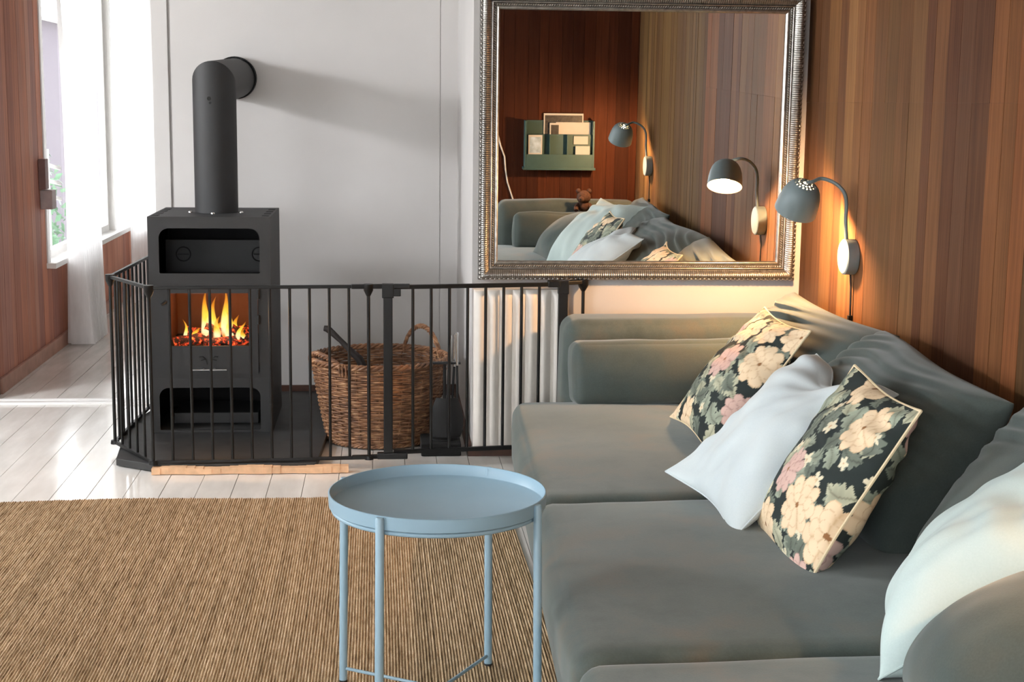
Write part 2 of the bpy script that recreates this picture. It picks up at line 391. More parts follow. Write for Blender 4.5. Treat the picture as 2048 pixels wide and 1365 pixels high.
# floral print painted per vertex (colour only)
def floral(seed):
    g = np.random.default_rng(seed); srgb = lambda c: np.array(lin(c)[:3])
    BG = srgb((46, 53, 52)); LEAF = [srgb((190, 190, 164)), srgb((160, 168, 150)), srgb((122, 130, 118))]
    CREAM, CREAM2, PINK, PINK2 = srgb((238, 214, 180)), srgb((206, 172, 132)), srgb((216, 184, 172)), srgb((172, 132, 124))
    def pts(k, dmin, lo=-1.05, hi=3.9, lo2=-1.05, hi2=2.4):
        P = []; 
        for _ in range(4000):
            p = np.array([g.uniform(lo, hi), g.uniform(lo2, hi2)])
            if all(np.hypot(*(p-q)) > dmin for q in P): P.append(p)
            if len(P) >= k: break
        return P
    fl = pts(30, .56); lv = pts(300, .175); sm = pts(70, .34)
    lp = [(p, g.uniform(0, 6.28), g.uniform(.26, .40), g.integers(0, 3), g.uniform(0, 6)) for p in lv]
    fp = [(p, g.uniform(.25, .36), int(g.uniform() < .45), g.uniform(0, 6.28), int(g.integers(8, 11))) for p in fl]
    spp = [(p, g.uniform(.07, .1), g.uniform(0, 6.28)) for p in sm]
    def paint(u, v):
        C = np.tile(BG, (len(u), 1))
        for p, a, L, ci, ph in lp:
            dx, dy = u-p[0], v-p[1]; s = (dx*math.cos(a)+dy*math.sin(a))/L; t = (-dx*math.sin(a)+dy*math.cos(a))/L
            t = t-.18*np.sin(np.clip(s, 0, 1)*3)*(1 if ci else -1)
            sc = np.clip(s, 0, 1); wd = .40*np.sin(np.pi*sc**.75)*(.55+.45*np.abs(np.sin(4.2*np.pi*sc-np.abs(t)*5)))
            k = (s > 0) & (s < 1) & (np.abs(t) < wd); col = LEAF[ci]
            sh = .78+.3*np.clip(np.abs(t)/np.maximum(wd, 1e-3), 0, 1); sh = np.where(np.abs(t) < .025, .55, sh)*(.9+.12*np.sin(ph+6*s))
            C[k] = col*sh[k, None]
        for p, r, a in spp:
            dx, dy = u-p[0], v-p[1]; rr = np.hypot(dx, dy)/r; th = np.arctan2(dy, dx)+a
            k = rr < .45+.55*np.abs(np.cos(2.5*th)); col = np.where((rr < .2)[:, None], CREAM2, srgb((226, 216, 188)))
            C[k] = col[k]
        for p, r, ty, a, np_ in fp:
            dx, dy = u-p[0], v-p[1]; rr = np.hypot(dx, dy)/r; th = np.arctan2(dy, dx)+a
            base, edge = (CREAM, CREAM2) if ty == 0 else (PINK, PINK2)
            for sc, off, kk in ((1., 0, np_), (.72, .5, np_-2), (.42, .9, 5)):
                lob = sc*(.74+.26*np.abs(np.cos(kk*th/2+off))**.7); k = rr < lob
                e = rr/lob; ang = np.abs(np.cos(kk*th/2+off))
                mixf = np.clip((1-ang)**3*.9+np.clip(.55-e, 0, 1)*.5+.12*np.sin(th*3+a*5), 0, .95)[:, None]
                col = base*(1-mixf)+edge*mixf; col = np.where((e > .955)[:, None], base*1.02*.4+edge*.6, col); C[k] = np.clip(col, 0, 1)[k]
            k = rr < .09; C[k] = srgb((150, 106, 70))
        return C
    return paint

# ------------------------------------------------------------------ setting: floors, walls, ceiling
XR, XL, YB, XJ, YJ = 1.552, -1.707, 6.6, .322, 5.45
fl = struct(MB().box((-3.3, -2.6, -.12), (1.75, 6.46, -.018)), 'floor', 'floor')
def planks(parent, x0, x1, y0, y1, pitch, off, z=0.):
    k = math.ceil((x0-off)/pitch)
    xs = [x0]+[off+i*pitch for i in range(k, int((x1-off)/pitch)+1) if x0+.02 < off+i*pitch < x1-.02]+[x1]
    for a, b in zip(xs, xs[1:]):
        MB().box((a+.0011, y0, -.018+z), (b-.0011, y1, z+random.uniform(-.0006, 0))).build('floor_plank', 'floor', parent)
planks(fl, -3.2, XR, -2.5, 6.46, .1178, -1.223)
nf = struct(MB().box((-1.75, 6.46, -.12), (.6, 10.75, -.012)), 'floor_nook', 'floor')
planks(nf, -1.75, .6, 6.53, 10.72, .118, -1.20, z=.006)
MB().box((-1.72, 6.455, -.012), (-.93, 6.50, .010)).build('threshold_strip', 'white_trim', nf, bevel=.003)
MB().box((-1.72, 6.502, -.012), (-.93, 6.53, .014)).build('threshold_strip', 'white_trim', nf, bevel=.003)
struct(MB().box((-3.3, -2.6, 2.35), (1.75, 10.8, 2.45)), 'ceiling', 'white_wall')

# back wall: two painted sheets with a fine joint, behind the stove
wb = struct(MB().box((-.986, YB+.006, -.1), (XJ+.1, YB+.12, 2.35)), 'wall_back', 'white_wall')
for a, b in ((-.912, .2435), (.2465, XJ)): MB().box((a, YB, 0), (b, YB+.006, 2.35)).build('wall_sheet', 'white_wall', wb)
struct(MB().box((-.990, YB-.008, 0), (-.922, YB+.13, 2.35)), 'trim_1', 'white_wall', bevel=.003)
struct(MB().box((XJ, YJ, -.1), (1.75, 6.72, 2.35)), 'wall_alcove', 'white_wall')
struct(MB().box((-.95, YB-.014, 0), (XJ, YB-.0005, .055)), 'baseboard_back', 'dark_wood', bevel=.003)
struct(MB().box((XJ-.012, YJ-.012, 0), (XJ-.0005, YB-.016, .055)).box((XJ-.012, YJ-.013, 0), (XR, YJ-.0005, .03)), 'baseboard_alcove', 'dark_wood')
# front wall left of the opening, with a dark jamb
struct(MB().box((-3.3, YB-.05, -.1), (-1.745, YB+.05, 2.35)), 'wall_front_left', 'white_wall')
struct(MB().box((-1.745, YB-.06, 0), (-1.700, YB+.06, 2.35)), 'trim_2', 'dark_wood', bevel=.003)
struct(MB().box((-1.745, YB-.05, 2.1), (-.98, YB+.05, 2.35)), 'trim_3', 'white_wall')

def boards(parent, name, axis, plane, dirn, edges, z0, z1, cols, depth=.012, split=None, wob=.0015):
    """tongue-and-groove boards as single objects on a wall plane"""
    for i, (a, b) in enumerate(zip(edges, edges[1:])):
        lo, hi = min(a, b)+.0007, max(a, b)-.0007
        zs = [(z0, z1)] if not split or (a+b)/2 < 3.5 else [(z0, split-.00015), (split+.00015, z1)]
        c0 = cols(i, (a+b)/2)
        for q, (za, zb) in enumerate(zs):
            p = plane+dirn*random.uniform(-wob, 0)
            if axis == 'x': m = MB().box((min(p, p-dirn*depth), lo, za), (max(p, p-dirn*depth), hi, zb))
            else: m = MB().box((lo, min(p, p-dirn*depth), za), (hi, max(p, p-dirn*depth), zb))
            o = m.build(name, 'board', parent); k = 1.0 if q == 0 else 1.04
            o.color = (c0[0]*k, c0[1]*k, c0[2]*k, 1)
def rcol(tones):
    def f(i, y):
        c = lin(random.choice(tones)); k = random.uniform(.9, 1.1); return (c[0]*k, c[1]*k, c[2]*k)
    return f
# right wall, panelled
wr = struct(MB().box((XR+.0125, 1.2, -.1), (1.75, YJ, 2.35)), 'wall_right', 'dark_wood')
ed = [5.45, 5.30, 5.20, 5.07, 4.98, 4.88, 4.80, 4.70, 4.58, 4.47, 4.36, 4.24, 4.17, 4.07, 3.98, 3.88, 3.76, 3.67, 3.59]
tn = [(104,70,50),(112,78,58),(138,98,68),(112,76,56),(146,106,76),(134,94,68),(126,86,62),(112,80,60),(104,76,56),(110,78,58),(120,88,66),(96,64,52),(118,82,62),(94,62,50),(98,68,56),(92,62,50),(124,82,58),(120,80,56)]
y = 3.59
ed += [3.5, 3.42, 3.33, 3.26, 3.206, 3.194]; y = 3.194
while y > 1.5: y -= random.choice((.05, .06, .075, .09)); ed.append(max(y, 1.405))
if ed[-1] > 1.405: ed.append(1.405)
WOOD = [(110,84,54),(102,78,50),(122,96,62),(98,72,48),(114,88,56),(106,80,54)]  # mirror-only boards tinted olive, painting in the hue reflected light gives them
rc = rcol(WOOD)
def right_col(i, yy):
    
    if yy < 3.53: return (.012, .008, .006) if 3.19 < yy < 3.21 else rc(i, yy)
    c = lin(tn[i]) if i < len(tn) else lin((132, 84, 58)); return (c[0]*.98, c[1]*1.0, c[2]*.86)
boards(wr, 'wall_board', 'x', XR, -1, ed, 0, 2.35, right_col, split=1.325)
# rear partition, seen only in the mirror
wp = struct(MB().box((.647, 1.25, -.1), (XR+.01, 1.3795, 2.35)), 'wall_rear', 'dark_wood')
ed = [.647]; 
while ed[-1] < 1.48: ed.append(ed[-1]+random.choice((.055, .07, .085)))
ed.append(XR)
boards(wp, 'wall_board', 'y', 1.392, 1, ed, 0, 2.35, rcol([(84,46,30),(76,42,28),(90,50,32),(72,40,27),(86,47,30)]))
# nook: left wall of boards under a long window
nw = struct(MB().box((-1.83, 6.65, -.1), (-1.72, 7.70, 2.35)).box((-1.83, 7.70, -.1), (-1.72, 10.75, .455)).box((-1.83, 7.7, 2.08), (-1.72, 10.75, 2.35)), 'wall_left', 'dark_wood')
tones = [(196,140,120),(184,128,110),(204,152,132),(176,126,114),(200,138,114),(190,140,126)]
ed = [6.66]
while ed[-1] < 7.62: ed.append(ed[-1]+random.choice((.075, .09, .11)))
ed[-1] = 7.70
boards(nw, 'wall_board', 'x', XL, 1, ed, .07, 2.35, rcol(tones))
ed = [7.70]
while ed[-1] < 10.6: ed.append(ed[-1]+random.choice((.09, .11, .13)))
ed[-1] = 10.7
boards(nw, 'wall_board', 'x', XL, 1, ed, .07, .45, rcol(tones))
struct(MB().box((XL-.001, 6.665, 0), (XL+.016, 10.7, .075)), 'baseboard_left', 'base_wood', bevel=.004)
struct(MB().box((-1.83, 10.70, -.1), (.6, 10.8, 2.35)), 'wall_nook_end', 'white_wall')
struct(MB().box((.5, 6.72, -.1), (.6, 10.75, 2.35)), 'wall_nook_right', 'white_wall')
# nook window
wn = struct(MB().box((-1.84, 7.69, .452), (-1.66, 10.7, .480)).box((-1.80, 7.70, .48), (-1.70, 7.76, 2.08)).box((-1.80, 10.62, .48), (-1.70, 10.7, 2.08))
            .box((-1.80, 7.76, 2.02), (-1.70, 10.62, 2.08)), 'window_1', 'white_trim', bevel=.003)
for ya in (8.70, 9.66): MB().box((-1.79, ya, .48), (-1.71, ya+.06, 2.02)).build('mullion', 'white_trim', wn)
for ya, yb in ((7.76, 8.70), (8.76, 9.66), (9.72, 10.62)):
    MB().box((-1.772, ya, .48), (-1.768, yb, 2.02)).build('pane', 'glass', wn)
    MB().box((-1.785, ya, .48), (-1.745, ya+.035, 2.02)).box((-1.785, yb-.035, .48), (-1.745, yb, 2.02)).box((-1.785, ya+.035, .48), (-1.745, yb-.035, .52)).box((-1.785, ya+.035, 1.98), (-1.745, yb-.035, 2.02)).build('sash', 'white_trim', wn)
# front room: left wall with two windows, wall behind the camera with one, plain wall right of the doorway
def holed(name, axis, plane, th, a0, a1, z1, holes):
    mb = MB()
    def bx(a, b, c, d):
        if axis == 'x': mb.box((plane-th, a, c), (plane, b, d))
        else: mb.box((a, plane-th, c), (b, plane, d))
    cur = a0
    for h in holes:
        bx(cur, h[0], -.1, z1); bx(h[0], h[1], -.1, h[2]); bx(h[0], h[1], h[3], z1); cur = h[1]
    bx(cur, a1, -.1, z1); return struct(mb, name, 'white_wall')
holed('wall_west', 'x', -3.2, .12, -2.6, 6.56, 2.35, [(-.2, 2.6, .5, 2.15), (3.9, 5.5, .8, 2.1)])
holed('wall_south', 'y', -2.5, .12, -3.2, 1.75, 2.35, [(-2.6, .2, .55, 2.2)])
struct(MB().box((1.65, -2.5, -.1), (1.75, 1.25, 2.35)), 'wall_entry', 'white_wall')
k = 2
for ax, p, a, b, c, d in (('x', -3.26, -.2, 2.6, .5, 2.15), ('x', -3.26, 3.9, 5.5, .8, 2.1), ('y', -2.56, -2.6, .2, .55, 2.2)):
    mb = MB()
    for (e, f, g, h) in ((a, a+.05, c, d), (b-.05, b, c, d), (a+.05, b-.05, c, c+.05), (a+.05, b-.05, d-.05, d), ((a+b)/2-.025, (a+b)/2+.025, c+.05, d-.05)):
        mb.box((p-.03, e, g), (p+.03, f, h)) if ax == 'x' else mb.box((e, p-.03, g), (f, p+.03, h))
    w = struct(mb, 'window_%d' % k, 'white_trim'); k += 1
    pm = MB(); pm.box((p-.002, a+.05, c+.05), (p+.002, b-.05, d-.05)) if ax == 'x' else pm.box((a+.05, p-.002, c+.05), (b-.05, p+.002, d-.05))
    pm.build('pane', 'glass', w)
# outdoors beyond the nook window
struct(MB().box((-40, -30, -.7), (20, 45, -.6)), 'ground_outside', 'grass')

# ------------------------------------------------------------------ rug
def make_rug():
    x0, x1, y0, y1, pitch = -2.3, .405, 1.3, 4.855, .0072
    nr = int((x1-x0)/pitch); per = 4; xs = x0+np.arange(nr*per+1)*(pitch/per); ys = np.concatenate([np.linspace(y0, 3.0, 40)[:-1], np.linspace(3.0, y1, 130)])
    X, Y = np.meshgrid(xs, ys, indexing='ij'); ph = np.arange(len(xs)) % per; ri = np.arange(len(xs))//per
    g = np.random.default_rng(4); amp = g.uniform(.75, 1.25, nr+1)[ri]
    hz = np.array([0., .75, 1., .75])[ph]*amp
    kn = np.sin(Y*2*np.pi/.012+ (g.uniform(0, 6.28, nr+1)[ri])[:, None])
    Z = .004+.0042*hz[:, None]+.0006*kn*(hz[:, None] > .5)
    e = SN(11, 10, 2, 9); wav = e(np.stack([xs, 0*xs, 0*xs], 1))
    Y = Y+(.010*wav)[:, None]*((Y-y0)/(y1-y0))**6
    e2 = SN(12, 8, 1, 3); X = X+.012*e2(np.stack([0*ys, ys, 0*ys], 1))[None, :]*((xs-x0)/(x1-x0))[:, None]**4
    Z[0, :] = Z[-1, :] = .001; Z[:, 0] = Z[:, -1] = .001
    o = np_mesh('jute_rug', np.stack([X, Y, Z], -1).reshape(-1, 3), grid_quads(len(xs), len(ys))[:, ::-1], 'jute', None)
    tag(o, 'ribbed natural jute rug lying on the white floorboards', 'rug')
make_rug()

# ------------------------------------------------------------------ hearth, stove, fire
t = thing('hearth_plate', (-.58, 5.8, 0), 'black hearth plate on the floor under the wood stove', 'hearth')
MB().prism([(-.965, 5.33), (-.82, 5.235), (-.245, 5.235), (-.225, 5.70), (-.225, 6.575), (-.90, 6.575), (-1.02, 5.9)], .004, .03).build('plate', 'slate', t, bevel=.002)
mb = MB(); xs = np.linspace(-.82, -.13, 24); 
for a, b in zip(xs, xs[1:]):
    za = .024+.003*math.sin(a*23); d = .004*math.sin(a*31)
    mb.box((a, 5.195+d, .002), (b, 5.232, za))
o = mb.build('wood_edging', 'raw_wood', t); o['label'] = 'rough pale wooden edging'

st = thing('wood_stove', (-.665, 5.99, .03), 'black steel wood stove with a fire burning behind its glass door', 'stove')
X0, X1, Y0, Y1, Z0, Z1 = -.897, -.435, 5.745, 6.25, .0305, .87
def rrect(x0, x1, z0, z1, rt_, rb, n=8):
    P = []
    for cx, cz, r, a in ((x1-rb, z0+rb, rb, -90), (x1-rt_, z1-rt_, rt_, 0), (x0+rt_, z1-rt_, rt_, 90), (x0+rb, z0+rb, rb, 180)):
        for i in range(n+1): P.append((cx+r*math.cos(R(a+90*i/n)), cz+r*math.sin(R(a+90*i/n))))
    return P
def holed_plate(mb, x0, x1, z0, z1, y0, y1, hole):
    cx = sum(p[0] for p in hole)/len(hole); cz = (min(p[1] for p in hole)+max(p[1] for p in hole))/2; out = []
    n = len(hole)//4
    corners = [(x1, z0), (x1, z1), (x0, z1), (x0, z0)]
    for i, p in enumerate(hole):
        out.append(None)
    m = len(hole)//4; V = []; Fc = []
    # each rounded corner fans to its plate corner
    for i, p in enumerate(hole): out[i] = corners[i//m]
    k = len(hole); V = [(p[0], y0, p[1]) for p in hole]+[(p[0], y0, p[1]) for p in out]+[(p[0], y1, p[1]) for p in hole]+[(p[0], y1, p[1]) for p in out]
    for i in range(k):
        j = (i+1) % k
        Fc.append((i, j, k+j, k+i) if out[i] != out[j] else (i, j, k+i)); Fc.append((2*k+i, 2*k+j, 3*k+j, 3*k+i) if out[i] != out[j] else (2*k+i, 2*k+j, 3*k+i))
        Fc.append((i, j, 2*k+j, 2*k+i))
        if out[i] != out[j]: Fc.append((k+i, k+j, 3*k+j, 3*k+i))
    mb.add(V, Fc)
m = MB()
m.box((X0, Y0+.004, Z0), (X0+.006, Y1, Z1-.006)).box((X1-.006, Y0+.004, Z0), (X1, Y1, Z1-.006)).box((X0, Y1-.006, Z0), (X1, Y1, Z1-.006))
m.box((X0, Y0, Z1-.006), (X1, Y1, Z1)).box((X0+.006, Y0+.004, Z0), (X1-.006, Y1, Z0+.006))
m.box((X0+.006, Y0+.004, .604), (X1-.006, Y1-.01, .622)).box((X0+.006, Y0+.004, .236), (X1-.006, Y1-.01, .25))
m.build('body', 'stove_black', st)
m = MB(); holed_plate(m, X0, X1, .606, Z1-.006, Y0, Y0+.006, rrect(-.856, -.476, .653, .826, .038, .006)); m.build('front_panel', 'stove_black', st)
m = MB(); holed_plate(m, X0, X1, Z0, .246, Y0, Y0+.006, rrect(-.868, -.482, .04, .208, .036, .006)); m.build('front_panel', 'stove_black', st)
m = MB().box((X0, Y0+.001, .246), (-.845, Y0+.006, .606)).box((-.486, Y0+.001, .246), (X1, Y0+.006, .606)).box((-.845, Y0+.001, .246), (-.486, Y0+.006, .262)).box((-.845, Y0+.001, .6), (-.486, Y0+.006, .606))
m.build('door_surround', 'stove_black', st)
dr = MB(); holed_plate(dr, -.844, -.487, .263, .599, Y0-.006, Y0+.004, rrect(-.817, -.517, .372, .578, .004, .004)); dr = dr.build('door', 'stove_black', st, bevel=0)
MB().box((-.817, Y0-.002, .372), (-.517, Y0+.001, .578)).build('door_glass', 'glass', dr)
MB().tube([(-.742, Y0-.022, .281), (-.607, Y0-.022, .281)], .0042, 8).tube([(-.695, Y0-.004, .283), (-.695, Y0-.022, .281)], .005, 8).tube([(-.655, Y0-.004, .283), (-.655, Y0-.022, .281)], .005, 8).build('door_handle', 'steel', dr, smooth=True)
# antler-like emblem on the door
em = MB()
for sg in (-1, 1):
    em.tube([(-.676+sg*.006, Y0-.0075, .300), (-.676+sg*.010, Y0-.0075, .318), (-.676+sg*.022, Y0-.0075, .332), (-.676+sg*.036, Y0-.0075, .330)], .0022, 6)
    em.tube([(-.676+sg*.012, Y0-.0075, .321), (-.676+sg*.030, Y0-.0075, .316)], .0018, 6)
em.build('emblem', 'soot', dr)
for z in (.575, .475): MB().tube([(-.484, Y0-.006, z-.018), (-.484, Y0-.006, z+.018)], .006, 8).build('hinge', 'iron', st, smooth=True)
MB().tube([(-.832, Y0-.008, .548), (-.848, Y0-.02, .535)], .006, 8).build('latch', 'iron', st, smooth=True)
MB().box((-.486, Y0-.004, .270), (-.483, Y0+.001, .305)).build('slot', 'soot', st)
# inside linings
MB().box((-.88, 6.20, .626), (-.452, 6.21, Z1-.008)).box((-.88, 5.76, .623), (-.452, 6.2, .627)).build('niche_lining', 'soot', st)
hs = MB().box((-.870, 6.02, .627), (-.462, 6.026, .757)).build('heat_shield', 'stove_black', st)
for x in (-.80, -.50):
    ring = [(x+.028*math.cos(a), 6.018, .70+.028*math.sin(a)) for a in np.linspace(0, 2*math.pi, 25)[:-1]]
    MB().tube(ring, .0025, 6, closed=True).box((x-.022, 6.015, .698), (x+.022, 6.02, .702)).build('knockout', 'soot', hs)
MB().box((-.88, 6.20, .05), (-.452, 6.21, .235)).box((-.88, 5.76, .036), (-.452, 6.2, .04)).build('ash_lining', 'soot', st)
MB().box((-.83, 5.86, .041), (-.50, 6.1, .085)).build('ash_drawer', 'stove_black', st, bevel=.004)
MB().box((-.85, 6.12, .25), (-.482, 6.13, .604)).box((-.85, 5.76, .25), (-.845, 6.12, .604)).box((-.487, 5.76, .25), (-.482, 6.12, .604)).build('firebrick_lining', 'firebrick', st)
MB().box((-.845, 5.76, .25), (-.487, 6.12, .362)).build('fire_grate', 'soot', st)
m = MB()
for a, b, r in (((-.815, 5.80, .378), (-.64, 5.86, .392), .022), ((-.70, 5.80, .376), (-.53, 5.84, .384), .02), ((-.78, 5.92, .40), (-.60, 5.86, .385), .026),
                ((-.70, 5.83, .44), (-.62, 5.87, .398), .018), ((-.60, 5.84, .425), (-.525, 5.86, .382), .02), ((-.66, 5.95, .385), (-.53, 5.95, .40), .025)):
    P = [Vector(a).lerp(Vector(b), q) for q in np.linspace(0, 1, 7)]
    MB().tube([p+Vector((0, 0, random.uniform(-.003, .003))) for p in P], [r*random.uniform(.85, 1.1) for _ in P], 9).build('burning_log', 'log', st, smooth=True)
def flame(x, y, z, h, w, lean, seed):
    g = random.Random(seed); n = 16; P = []; rr = []
    a, b = g.uniform(0, 6), g.uniform(0, 6)
    for i in range(n):
        s = i/(n-1); P.append((x+lean*s*s+.010*math.sin(s*5+a)*s, y+.005*math.sin(s*4+b)*s, z+h*s))
        rr.append(w*(math.sin(math.pi*min(1, (s*.86+.14))**.72)**.9)*(1-s*.35)+.0006)
    MB().tube(P, rr, 12).build('flame', 'flame', st, smooth=True)
for q, (x, y, h, w, l) in enumerate([(-.775, 5.83, .085, .008, -.004), (-.70, 5.84, .20, .019, .012), (-.685, 5.87, .13, .022, -.01), (-.672, 5.86, .17, .020, .012), (-.655, 5.83, .10, .016, .014),
                                     (-.62, 5.85, .20, .019, -.008), (-.605, 5.84, .12, .02, -.012), (-.585, 5.86, .10, .016, .01), (-.555, 5.83, .05, .014, .01), (-.74, 5.86, .05, .014, .01), (-.57, 5.82, .08, .010, .022), (-.64, 5.88, .08, .03, 0)]):
    flame(x, y, .378, h, w, l, q)
d = bpy.data.lights.new('fire_glow', 'POINT'); d.energy = 1.9; d.color = (1, .55, .24); d.shadow_soft_size = .05; o = bpy.data.objects.new('fire_glow', d); COL.objects.link(o); o.location = (-.66, 5.80, .48); adopt(o, st)
# vents and bolts on the top
for i in range(4):
    for xx in (-.888, -.47): MB().box((xx, 5.79+i*.11, Z1), (xx+.026, 5.84+i*.11, Z1+.0012)).build('vent_slot', 'soot', st)
for ang in (200, 268, 340): 
    MB().lathe([(0, .006), (.007, .006), (.009, .003), (.009, 0)], (-.663+.105*math.cos(R(ang)), 6.0+.105*math.sin(R(ang)), Z1), 10).build('bolt', 'chrome', st, smooth=True)
pc, pr_ = (-.663, 6.0), .0845; ax = 1.374; n = 40
ring0, ring1, ring2 = [], [], []
for k in range(n):
    a = 2*math.pi*k/n; x, yv = pc[0]+pr_*math.cos(a), pc[1]+pr_*math.sin(a)
    ring0.append((x, yv, Z1)); ring1.append((x, yv, ax-(yv-pc[1]))); ring2.append((x+.026, YB-.001, ax-(yv-pc[1])+.03))
q = [(i, (i+1) % n, n+(i+1) % n, n+i) for i in range(n)]
MB().add(ring0+ring1, q).build('flue_pipe', 'stove_black', st, smooth=True)
MB().add(ring1+ring2, q).build('flue_elbow', 'stove_black', st, smooth=True)
ctr = (pc[0]+.026, YB, ax+.03); m = MB(); prof = [(pr_+.001, .045), (pr_+.006, .045), (pr_+.006, .001), (pr_+.001, .001)]
V = []; Fc = []
for r, dd in prof:
    for k in range(n): a = 2*math.pi*k/n; V.append((ctr[0]+r*math.cos(a), YB-dd, ctr[2]+r*math.sin(a)))
for i in range(3):
    for k in range(n): Fc.append((i*n+k, i*n+(k+1) % n, (i+1)*n+(k+1) % n, (i+1)*n+k))
m.add(V, Fc).build('wall_collar', 'soot', st, smooth=True)
MB().tube([(pc[0]-.012, pc[1]-pr_-.001, 1.315), (pc[0]-.012, pc[1]-pr_+.004, 1.315)], .008, 10).tube([(pc[0]-.008, pc[1]-pr_-.001, 1.298), (pc[0]-.008, pc[1]-pr_+.004, 1.298)], .005, 8).build('damper_mark', 'soot', st)

# ------------------------------------------------------------------ safety fence
fe = thing('hearth_guard', (-.06, 5.27, .0305), 'black metal barred safety fence with a gate standing around the wood stove', 'fence')
ZB, ZT = .0325, .662
def panel(a, b, nb, hinges=(True, True), tw=.018, zb=ZB+.006):
    a, b = Vector(a), Vector(b)
    for z in (zb, ZT): MB().bar((a.x, a.y, z), (b.x, b.y, z), tw*.7, .012).build('rail', 'black_metal', fe, bevel=.002)
    for i in range(nb):
        s = (i+1)/(nb+1); p = a.lerp(b, s); MB().tube([(p.x, p.y, zb), (p.x, p.y, ZT)], .0052, 8).build('bar', 'black_metal', fe, smooth=True)
def post(p, r=.0062, z0=ZB): 
    return MB().tube([(p[0], p[1], z0), (p[0], p[1], ZT)], r, 10).build('post', 'black_metal', fe, smooth=True)
def knuckle(p, w=.017, up_=False):
    MB().tube([(p[0], p[1], ZT-.034), (p[0], p[1], ZT-.014), (p[0], p[1], ZT+.009)], [.0075, w, w*1.05], 10).build('joint_cap', 'black_metal', fe, smooth=True)
    MB().tube([(p[0], p[1], ZB-.001), (p[0], p[1], ZB+.013)], [w, w*.9], 10).build('joint_cap', 'black_metal', fe, smooth=True)
pA, pB, pC, pD, pG, pE, pW = (-.965, 6.56, 0), (-1.008, 5.56, 0), (-.818, 5.23, 0), (-.057, 5.275, 0), (.012, 5.285, 0), (.652, 5.375, 0), (.731, 5.415, 0)
for p in (pA, pB, pC): post(p); knuckle(p)
panel(pA, pB, 12); panel(pB, pC, 4); panel(pC, pD, 10); post(pD); knuckle(pD)
for z, h in ((ZT, .016), (ZB+.008, .014)):
    MB().bar((pD[0]-.06, pD[1]-.004, z), (pG[0]+.02, pG[1], z), .02, h).build('hinge_bracket', 'black_metal', fe, bevel=.002)
MB().box((pG[0]-.0165, pG[1]-.012, ZB), (pG[0]+.0165, pG[1]+.012, ZT+.008)).build('gate_post', 'black_metal', fe, bevel=.003)
MB().box((pG[0]-.021, pG[1]-.016, ZT-.042), (pG[0]+.021, pG[1]+.016, ZT+.009)).box((pG[0]+.018, pG[1]-.012, ZT-.036), (pG[0]+.046, pG[1]+.012, ZT-.008)).box((pG[0]+.018, pG[1]-.010, ZT-.008), (pG[0]+.078, pG[1]+.012, ZT+.008)).build('gate_latch', 'black_metal', fe, bevel=.003)
MB().box((pG[0]-.04, pG[1]-.016, ZB-.001), (pG[0]+.07, pG[1]+.014, ZB+.022)).build('gate_foot', 'black_metal', fe, bevel=.004)
gz = ZB+.022
a, b = Vector(pG), Vector(pE)
for z in (gz, ZT-.004): MB().bar((a.x+.02, a.y+.003, z), (b.x-.02, b.y-.003, z), .016, .015).build('gate_rail', 'black_metal', fe, bevel=.002)
for i in range(8):
    p = a.lerp(b, (.090+i*.0666)/.646); MB().tube([(p.x, p.y, gz), (p.x, p.y, ZT-.004)], .0056, 8).build('gate_bar', 'black_metal', fe, smooth=True)
MB().box((pE[0]-.058, pE[1]-.018, ZT-.014), (pE[0]-.012, pE[1]+.012, ZT+.010)).build('gate_lock', 'black_metal', fe, bevel=.004)
MB().box((pE[0]-.018, pE[1]-.012, ZB), (pE[0]+.017, pE[1]+.012, ZT)).box((pE[0]-.02, pE[1]-.014, ZT-.04), (pE[0]+.02, pE[1]+.014, ZT+.007)).build('gate_post', 'black_metal', fe, bevel=.003)
MB().bar((pE[0], pE[1], ZT), (pW[0]+.012, pW[1], ZT), .018, .014).build('wall_bracket', 'black_metal', fe, bevel=.002)
post(pW); knuckle(pW, .019)

